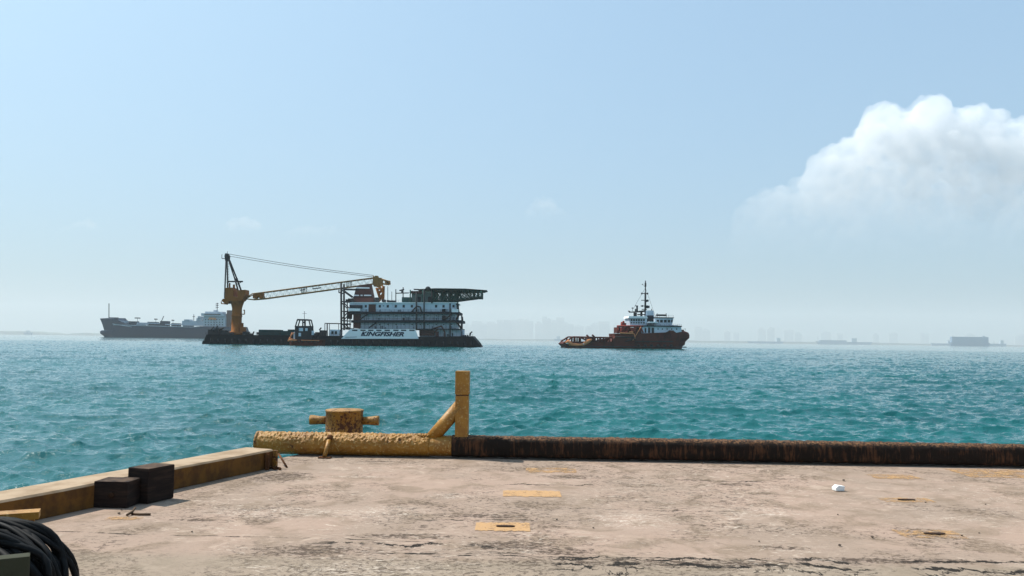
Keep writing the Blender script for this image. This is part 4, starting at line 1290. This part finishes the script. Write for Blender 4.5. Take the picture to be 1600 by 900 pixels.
for x in (1112, 1208): T.tb(m, Z4(x,395), Z4(x,442), 0.14, -1)
m.build('radar_scanner', M_DARKST, T.root)
m = MB()
T.tb(m, Z4(992,372), Z4(993,180), 0.45, 0); T.tb(m, Z4(993,180), Z4(994,55), 0.24, 0); T.tb(m, Z4(994,118), Z4(994,78), 0.42, 0)
for (x0,x1,y) in ((948,1018,190),(948,1025,260),(942,1038,320),(955,1010,355)): T.tb(m, Z4(x0,y), Z4(x1,y), 0.17, 0)
for (x,y) in ((955,190),(1016,190),(1018,262),(960,320),(1030,332),(1000,268),(1012,322)): T.tb(m, Z4(x,y-9), Z4(x,y+9), 0.36, 0)
T.tb(m, Z4(995,270), Z4(1025,262), 0.5, 0); T.tb(m, Z4(995,335), Z4(1036,330), 0.5, 0)
m.prism(T.poly([Z4(812,370), Z4(830,380), Z4(905,374), Z4(985,362), Z4(988,384), Z4(830,390)]), -1.5, 1.5)
T.tb(m, Z4(905,318), Z4(905,375), 0.42, 0); T.tb(m, Z4(885,318), Z4(915,320), 0.2, 0); T.tb(m, Z4(888,350), Z4(888,375), 0.3, 0)
T.tb(m, Z4(848,342), Z4(864,342), 0.25, 0); T.tb(m, Z4(856,342), Z4(856,375), 0.06, 0)
T.tb(m, Z4(885,390), Z4(885,430), 0.8, 0); T.tb(m, Z4(950,384), Z4(950,430), 0.5, 0); T.box(m, Z4(915,0)[0], Z4(985,0)[0], Z4(0,405)[1], Z4(0,416)[1], -1.5, 1.5)
T.tb(m, Z4(957,95), Z4(967,95), 0.22, 0); T.tb(m, Z4(967,95), Z4(993,130), 0.05, 0); T.tb(m, Z4(1060,350), Z4(1060,370), 0.2, 0)
# rigging wires
T.tb(m, Z4(993,130), Z4(1105,442), 0.05, 0); T.tb(m, Z4(993,130), Z4(850,375), 0.05, 0)
m.build('mast', M_DARKST, T.root)
m = MB()
rail(T, m, Z4(1066,440), Z4(1260,440), -4.8, 1.0, 1.8, 0.05); rail(T, m, Z4(930,530), Z4(1335,535), -6.8, 1.0, 1.9, 0.05)
rail(T, m, Z4(1330,590), Z4(1400,578), -3.0, 1.0, 1.9, 0.06)
T.box(m, Z4(1350,0)[0], Z4(1372,0)[0], Z4(0,572)[1], Z4(0,586)[1], -2, 2); T.box(m, Z4(1380,0)[0], Z4(1400,0)[0], Z4(0,568)[1], Z4(0,580)[1], -1, 1)
m.build('railing', M_DARKST, T.root)
m = MB()
T.box(m, Z4(420,0)[0], Z4(560,0)[0], Z4(0,680)[1], Z4(0,692)[1], -4, 4)
m.build('deck_cargo', M_DARKST, T.root)

# ---- tanker behind
K2 = Ship('oil_tanker', 1300.0, 260, 'distant navy tanker with a white bridge block, partly behind the orange crane', 'tanker')
hp = K2.poly([Z1(122,538), Z1(200,533), Z1(250,548), Z1(330,574), Z1(345,582), Z1(500,592), Z1(800,598), Z1(860,594), Z1(1060,598), Z1(1150,598), Z1(1165,640), Z1(1150,700), Z1(170,700), Z1(150,664), Z1(124,645), Z1(122,630), Z1(135,622), Z1(152,622), Z1(140,580)])
hu = shiphull(hp, 32, True, 0.16, 14).build('hull', M_NAVY, K2.root)
m = MB()
m.prism(K2.poly([Z1(245,575), Z1(380,598), Z1(380,601), Z1(245,579)]), -16.4, -16)
m.prism(K2.poly([Z1(250,582), Z1(800,598), Z1(860,596), Z1(860,599), Z1(800,602), Z1(250,586)]), -16.2, -15.9)
m.build('sheer_stripe', M_TANKW, hu)
m = MB()
K2.tb(m, Z1(184,430), Z1(184,540), 0.7, 0)
K2.tb(m, Z1(548,580), Z1(576,520), 0.6, 0); K2.tb(m, Z1(790,508), Z1(790,560), 0.5, 0); K2.tb(m, Z1(782,525), Z1(798,525), 0.5, 0)
for x0, x1, y in ((368,408,534),(508,530,542),(632,650,550)): K2.tb(m, Z1(x0,y), Z1(x1,y+1), 0.8, 0); K2.tb(m, Z1((x0+x1)/2,y), Z1((x0+x1)/2,y+45), 0.3, 0)
m.each('deck_mast', M_DARKST, K2.root)
m = MB()
for x0, x1, yt, yb2 in ((200,240,530,545),(338,388,558,590),(470,530,562,586),(560,610,556,586),(530,560,570,586),(640,690,572,592),(722,780,578,598),(410,440,572,588)):
    K2.box(m, Z1(x0,0)[0], Z1(x1,0)[0], Z1(0,yt)[1], Z1(0,yb2+12)[1], -6, 6)
m.each('cargo_manifold', M_NAVY, K2.root)
m = MB()
for x0, x1, yt, yb2 in ((235,325,556,574),(400,560,568,576),(395,480,576,584),(600,700,578,584),(720,870,556,590),(735,770,545,558),(822,858,536,560),(832,848,522,540)):
    K2.box(m, Z1(x0,0)[0], Z1(x1,0)[0], Z1(0,yt)[1], Z1(0,yb2)[1], -8, 8)
m.each('deck_pipework', M_TANKW, K2.root)
sup = MB()
for x0, x1, yt, yb2, w_ in ((878,1032,535,600,12),(868,1028,503,522,15),(885,1005,490,505,9),(880,1030,520,537,11),(935,960,478,492,3)):
    K2.box(sup, Z1(x0,0)[0], Z1(x1,0)[0], Z1(0,yt)[1], Z1(0,yb2)[1], -w_, w_)
su = sup.build('bridge_block', M_TANKW, K2.root)
m = MB()
for r_ in ((544,551),(562,569),(580,587)):
    for i in range(7):
        K2.box(m, Z1(890+i*20,0)[0], Z1(898+i*20,0)[0], Z1(0,r_[0])[1], Z1(0,r_[1])[1], -12.3, -11.8)
K2.box(m, Z1(890,0)[0], Z1(1005,0)[0], Z1(0,507)[1], Z1(0,514)[1], -15.3, -14.8)
m.each('bridge_window', M_GLASSD, su)
m = MB(); m.prism(K2.poly([Z1(915,545),Z1(925,532),Z1(965,534),Z1(972,548)]), -14, -12.4); m.build('lifeboat', M_ORANGE, K2.root)
m = MB(); K2.tb(m, Z1(957,425), Z1(957,490), 0.55, 0)
for y in (435, 448, 462): K2.tb(m, Z1(946,y), Z1(966,y-4), 0.5, 0)
m.build('radar_mast', M_DARKST, K2.root)
m = MB(); K2.box(m, Z1(1034,0)[0], Z1(1062,0)[0], Z1(0,480)[1], Z1(0,600)[1], -6, 6); m.build('funnel', M_FUNNEL, K2.root)

# ---- ships on the horizon
def far_ship(px0, px1, ytop, D, label, hullm, house, cargo=None, name='cargo_ship', label_cat='ship', mast=()):
    pc = (px0+px1)/2
    F = Ship(name, D, pc, label, label_cat)
    q = at(pc, 532, D)
    L = (px1-px0)/FPX*D; hz = 0.0
    def X(px): return at(px, 532, D).x - F.o.x
    def H(npx): return npx/FPX*D + max(0.0, D-6700)**2/(2*EARTH)*0 + 3.0
    xa, xb = X(px0), X(px1)
    h = H(ytop)
    pts = [(xa, h*1.05), (xa+L*.05, -9), (xb-L*.03, -9), (xb, h), (xb-L*.05, h*.9), (xa+L*.08, h*.9)]
    MB().prism(pts, -15, 15).build('hull', hullm, F.root)
    m = MB()
    for (a, b, t_) in house: m.box(X(a), X(b), -13, 13, h*0.88, H(t_))
    m.build('superstructure', M_TANKW, F.root)
    if cargo:
        m = MB()
        for (a, b, t_) in cargo: m.box(X(a), X(b), -14, 14, h*0.9, H(t_))
        m.build('cargo_stack', M_FARSHIP, F.root)
    if mast:
        m = MB()
        for (a, t_) in mast: m.tube((X(a), 0, h*.8), (X(a), 0, H(t_)), 1.0, n=6)
        m.build('mast', M_DARKST, F.root)
    return F
far_ship(1484, 1545, 4.5, 6200, 'blue grey container ship with a tall boxy stack on the far horizon', M_FARSHIP, [(1534,1538,15.2)], [(1486,1543,13.5)], 'container_ship', mast=((1489,15.5),(1533,15.5)))
far_ship(1540, 1571, 4.0, 8200, 'small faint freighter just beyond the far container ship', M_FARSHIP, [(1562,1567,9)], mast=((1553,8),))
far_ship(1455, 1488, 3.5, 9000, 'pale low freighter half hidden by the boxy container ship', M_FARSHIP, [(1480,1484,8)])
far_ship(1275, 1362, 4.0, 9200, 'long pale tanker low on the horizon with a small bridge aft', M_FARSHIP, [(1330,1338,9.5)], [(1280,1322,6.0)], mast=((1278,14),))
far_ship(1168, 1224, 3.2, 9400, 'faint tanker on the horizon between the red tug and the long pale tanker', M_FARSHIP, [(1213,1219,8.5)])
far_ship(866, 892, 3.0, 9000, 'tiny freighter on the horizon just above the stern of the red tug', M_FARSHIP, [(870,875,7)], mast=((884,7),))
far_ship(905, 935, 3.0, 9200, 'tiny pale freighter on the horizon above the open deck of the red tug', M_FARSHIP, [(926,931,7)])
far_ship(38, 49, 3.0, 8600, 'tiny pale ship on the horizon near the low far island', M_FARSHIP, [(41,45,6)])

# ---- far coast and skyline
def land(px0, px1, hpx, D, name):
    m = MB(); n_ = 40; top, base = [], []
    for i in range(n_+1):
        px = px0 + (px1-px0)*i/n_
        q = at(px, 532, D); e = math.sin(math.pi*i/n_)**0.5
        hh = hpx/FPX*D*e*(0.7+0.6*mnoise.noise(Vector((px*0.05, D, 0)))) + D*0
        top.append((q.x, hh)); base.append((q.x, -25))
    m.prism(base + top[::-1], D, D+600)
    o = m.build(name, M_LAND); tag(o, kind='structure')
land(-60, 75, 5.5, 12200, 'far_island')
land(105, 160, 3.5, 12600, 'far_island')
land(690, 1700, 3.0, 13500, 'far_coast')

def tower(px, w, topy, D, style, lab, wk=1.0):
    q = at(px, topy, D); zb = -32; zt = q.z; wm = w/FPX*D*wk
    o = empty('tower_block', (q.x, D, zb), lab[0], 'tower block', lab[1])
    H_ = zt - zb
    m = MB()
    if style == 0: m.box(-wm/2, wm/2, -20, 20, 0, H_)
    elif style == 1: m.box(-wm/2, wm/2, -20, 20, 0, H_*0.9); m.box(-wm*.3, wm*.25, -12, 12, H_*0.9, H_)
    elif style == 2: m.prism([(-wm/2,0),(wm/2,0),(wm/2,H_*.93),(0,H_),(-wm/2,H_*.88)], -20, 20)
    else: m.box(-wm/2, -wm*.05, -20, 20, 0, H_); m.box(wm*.02, wm/2, -20, 20, 0, H_*.94)
    m.build('wall', M_TOWER, o)
    m = MB()
    nf = max(3, int(H_/14))
    for i in range(nf):
        z = H_*0.86*(i+0.5)/nf
        m.box(-wm*.44, wm*.44, -20.6, -20.05, z, z+H_*.86/nf*0.45)
    m.build('window_bands', M_TWIN, o)
labA = ('pale tower block in the dense hazy skyline between the barge and the red tug', 'skyline towers behind the barge')
labB = ('faint tower block in the thin skyline beyond the bow of the red tug', 'skyline towers beyond the tug')
rt = random.Random(11)
zz_ = [(60,90,108),(95,125,118),(130,160,98),(163,190,108),(200,235,101),(250,270,94),(282,310,92),(312,340,95),(345,375,86),(385,403,90),(405,425,98),(440,470,101),(475,492,76),(494,510,82),(520,540,94),(550,572,80),(575,598,104),(600,622,112),(640,665,118),(725,755,106),(760,800,100),(690,715,122),(830,860,118)]
for i, (a, b, y) in enumerate(zz_):
    tower(700+(a+b)/2/3.2, (b-a)/3.2, 470+y/3.2+1, 18300+rt.uniform(-200, 1200), (0, 1, 0, 2, 1)[i % 5], labA, rt.uniform(1.2, 2.1))
for i, (px, w, y) in enumerate([q_ for k_, q_ in enumerate([(1091,9,511),(1103,7,514),(1124,8,513),(1136,8,517),(1150,6,520),(1172,8,516),(1190,9,512),(1204,7,511),(1216,9,517),(1232,12,516),(1247,8,519),(1265,9,520),(1290,9,518),(1312,7,521),(1335,10,520),(1368,8,521),(1395,12,519),(1420,8,522),(1444,9,521),(1515,9,521),(1578,9,524),(1595,12,522)]) if k_ % 3 != 2]):
    tower(px, w, y, 19000+rt.uniform(-200, 900), (0, 1, 2)[i % 3], labB, rt.uniform(1.0, 2.0))

# ------------------------------------------------------------------ haze (real air)
HZ = 0.88e-4
hm = bpy.data.materials.new('haze_air'); hm.use_nodes = True
nt = hm.node_tree; nt.nodes.remove(nt.nodes['Principled BSDF'])
pv = nt.nodes.new('ShaderNodeVolumePrincipled')
pv.inputs['Color'].default_value = (0.86, 0.885, 0.88, 1)
pv.inputs['Density'].default_value = HZ
pv.inputs['Anisotropy'].default_value = 0.1
nt.links.new(pv.outputs[0], nt.nodes['Material Output'].inputs['Volume'])
hz = MB().box(-17500, 17500, -10500, 21500, -65, 760).build('haze', hm)
tag(hz, kind='stuff')

# ------------------------------------------------------------------ clouds
def cloud_mat(name, z0, z1, dens, fade=0.5):
    """vapour: a scattering volume that thins out towards its base"""
    m = bpy.data.materials.new(name); m.use_nodes = True
    t = m.node_tree; t.nodes.remove(t.nodes['Principled BSDF'])
    g = t.nodes.new('ShaderNodeNewGeometry'); sp = t.nodes.new('ShaderNodeSeparateXYZ'); t.links.new(g.outputs['Position'], sp.inputs[0])
    mr = t.nodes.new('ShaderNodeMapRange'); mr.interpolation_type = 'SMOOTHSTEP'
    mr.inputs[1].default_value = z0; mr.inputs[2].default_value = z1; mr.inputs[3].default_value = 0.0; mr.inputs[4].default_value = dens
    t.links.new(sp.outputs[2], mr.inputs[0])
    pw = t.nodes.new('ShaderNodeVolumeScatter'); pw.inputs['Color'].default_value = (1, 0.988, 0.968, 1)
    pw.inputs['Anisotropy'].default_value = 0.0
    cu = t.nodes.new('ShaderNodeMath'); cu.operation = 'POWER'; cu.inputs[1].default_value = 2.0
    mr.inputs[4].default_value = 1.0; ml = t.nodes.new('ShaderNodeMath'); ml.operation = 'MULTIPLY'; ml.inputs[1].default_value = dens
    t.links.new(mr.outputs[0], cu.inputs[0]); t.links.new(cu.outputs[0], ml.inputs[0]); t.links.new(ml.outputs[0], pw.inputs['Density'])
    t.links.new(pw.outputs[0], t.nodes['Material Output'].inputs['Volume'])
    return m

def make_cloud(name, edge, base_y, D, label, mat, seed, voxel, rmin=0.5, rmax=1.0, disp=1.0):
    """cumulus heap: overlapping puffs under an outline, fused into one surface"""
    rn = random.Random(seed)
    bm = bmesh.new(); bmesh.ops.create_icosphere(bm, subdivisions=2, radius=1.0)
    ico = np.array([v_.co[:] for v_ in bm.verts]); icf = np.array([[v_.index for v_ in f_.verts] for f_ in bm.faces]); bm.free()
    VV, FF = [], []
    px = edge[0][0]
    while px < edge[-1][0]:
        for i in range(len(edge)-1):
            if edge[i][0] <= px <= edge[i+1][0]:
                f_ = (px-edge[i][0])/max(1e-6, edge[i+1][0]-edge[i][0]); ey = edge[i][1]*(1-f_)+edge[i+1][1]*f_
        py = ey
        first = True
        while py < base_y:
            rp = rn.uniform(7, 17) * (rmin if first else rmax)
            c = at(px + rn.uniform(-3, 3), py + rp, D)
            rw = rp/FPX*D
            depth = 0 if first else rn.uniform(-1, 1)*rw*1.2
            dep2 = (py-ey)*D/FPX*0.45
            for sgn in ((1, -1) if not first else (1,)):
                FF.append(icf + len(VV)*len(ico))
                VV.append(ico*np.array([rn.uniform(.9, 1.3), 1.1, rn.uniform(.8, 1.05)])*rw + np.array([c.x, D + depth - dep2*sgn, c.z]))
            py += rp*(0.8 if first else 1.15); first = False
        px += rn.uniform(6, 11)
    me = bpy.data.meshes.new(name); me.from_pydata(np.concatenate(VV).tolist(), [], np.concatenate(FF).tolist())
    o = bpy.data.objects.new(name, me); C.objects.link(o)
    rm = o.modifiers.new('remesh', 'REMESH'); rm.mode = 'VOXEL'; rm.voxel_size = voxel; rm.use_smooth_shade = True
    bpy.context.view_layer.update()
    dg = bpy.context.evaluated_depsgraph_get()
    me2 = bpy.data.meshes.new_from_object(o.evaluated_get(dg)); o.modifiers.clear(); o.data = me2
    me2.polygons.foreach_set('use_smooth', np.ones(len(me2.polygons), dtype=bool))
    for sc_, st_, dep_ in ((18, 6.0, 2), (8.0, 4.2, 3), (3.2, 2.2, 3)):
        tx = bpy.data.textures.new(name+'_puffs', 'CLOUDS'); tx.noise_scale = voxel*sc_; tx.noise_depth = dep_
        dm = o.modifiers.new('puffs', 'DISPLACE'); dm.texture = tx; dm.strength = voxel*st_*disp; dm.mid_level = 0.5; dm.texture_coords = 'GLOBAL'
    rm = o.modifiers.new('fuse', 'REMESH'); rm.mode = 'VOXEL'; rm.voxel_size = voxel*0.8; rm.use_smooth_shade = True
    bpy.context.view_layer.update()
    me3 = bpy.data.meshes.new_from_object(o.evaluated_get(bpy.context.evaluated_depsgraph_get())); o.modifiers.clear(); o.data = me3; me2 = me3
    n_ = len(me2.vertices)
    me2.materials.clear(); me2.materials.append(mat)
    tag(o, label, 'cloud')
    print(name, n_)
    return o
DC = 26000.0
edge = [(1150,335),(1165,318),(1185,294),(1230,284),(1255,272),(1266,258),(1270,240),(1285,230),(1303,228),(1312,210),(1335,204),(1345,182),(1360,165),(1385,155),(1405,156),(1415,165),(1425,158),(1440,146),(1465,148),(1480,154),(1490,166),(1515,160),(1540,162),(1555,176),(1575,184),(1600,176),(1640,165),(1700,190),(1780,240),(1840,300)]
zt, zb_ = at(1450, 165, DC).z, at(1350, 455, DC).z
make_cloud('cumulus_cloud', edge, 440, DC, 'tall heaped white cumulus cloud rising over the far coast', cloud_mat('cumulus_vapour', zb_, zt, 0.0017), 4, 52)
for (e, by, lab, sd, am) in (
        ([(822,325),(835,312),(850,304),(862,306),(872,320),(885,332)], 352, 'thin torn wisp of cloud above the skyline towers', 5, 0.08),
        ([(352,352),(362,342),(380,338),(395,342),(406,352)], 366, 'small faint cloud puff above the crane mast', 6, 0.16),
        ([(450,357),(465,350),(490,354),(520,350),(545,360)], 372, 'long faint cloud wisp above the crane boom', 7, 0.11),
        ([(95,352),(115,344),(140,342),(160,354)], 362, 'faint flat cloud above the distant tanker', 8, 0.11)):
    DD = 25000.0
    make_cloud('cloud_wisp', e, by, DD, lab, cloud_mat('wisp_vapour', at(e[0][0], by+6, DD).z, at(e[0][0], e[1][1], DD).z, am*0.006), sd, 30, 0.35, 0.5)
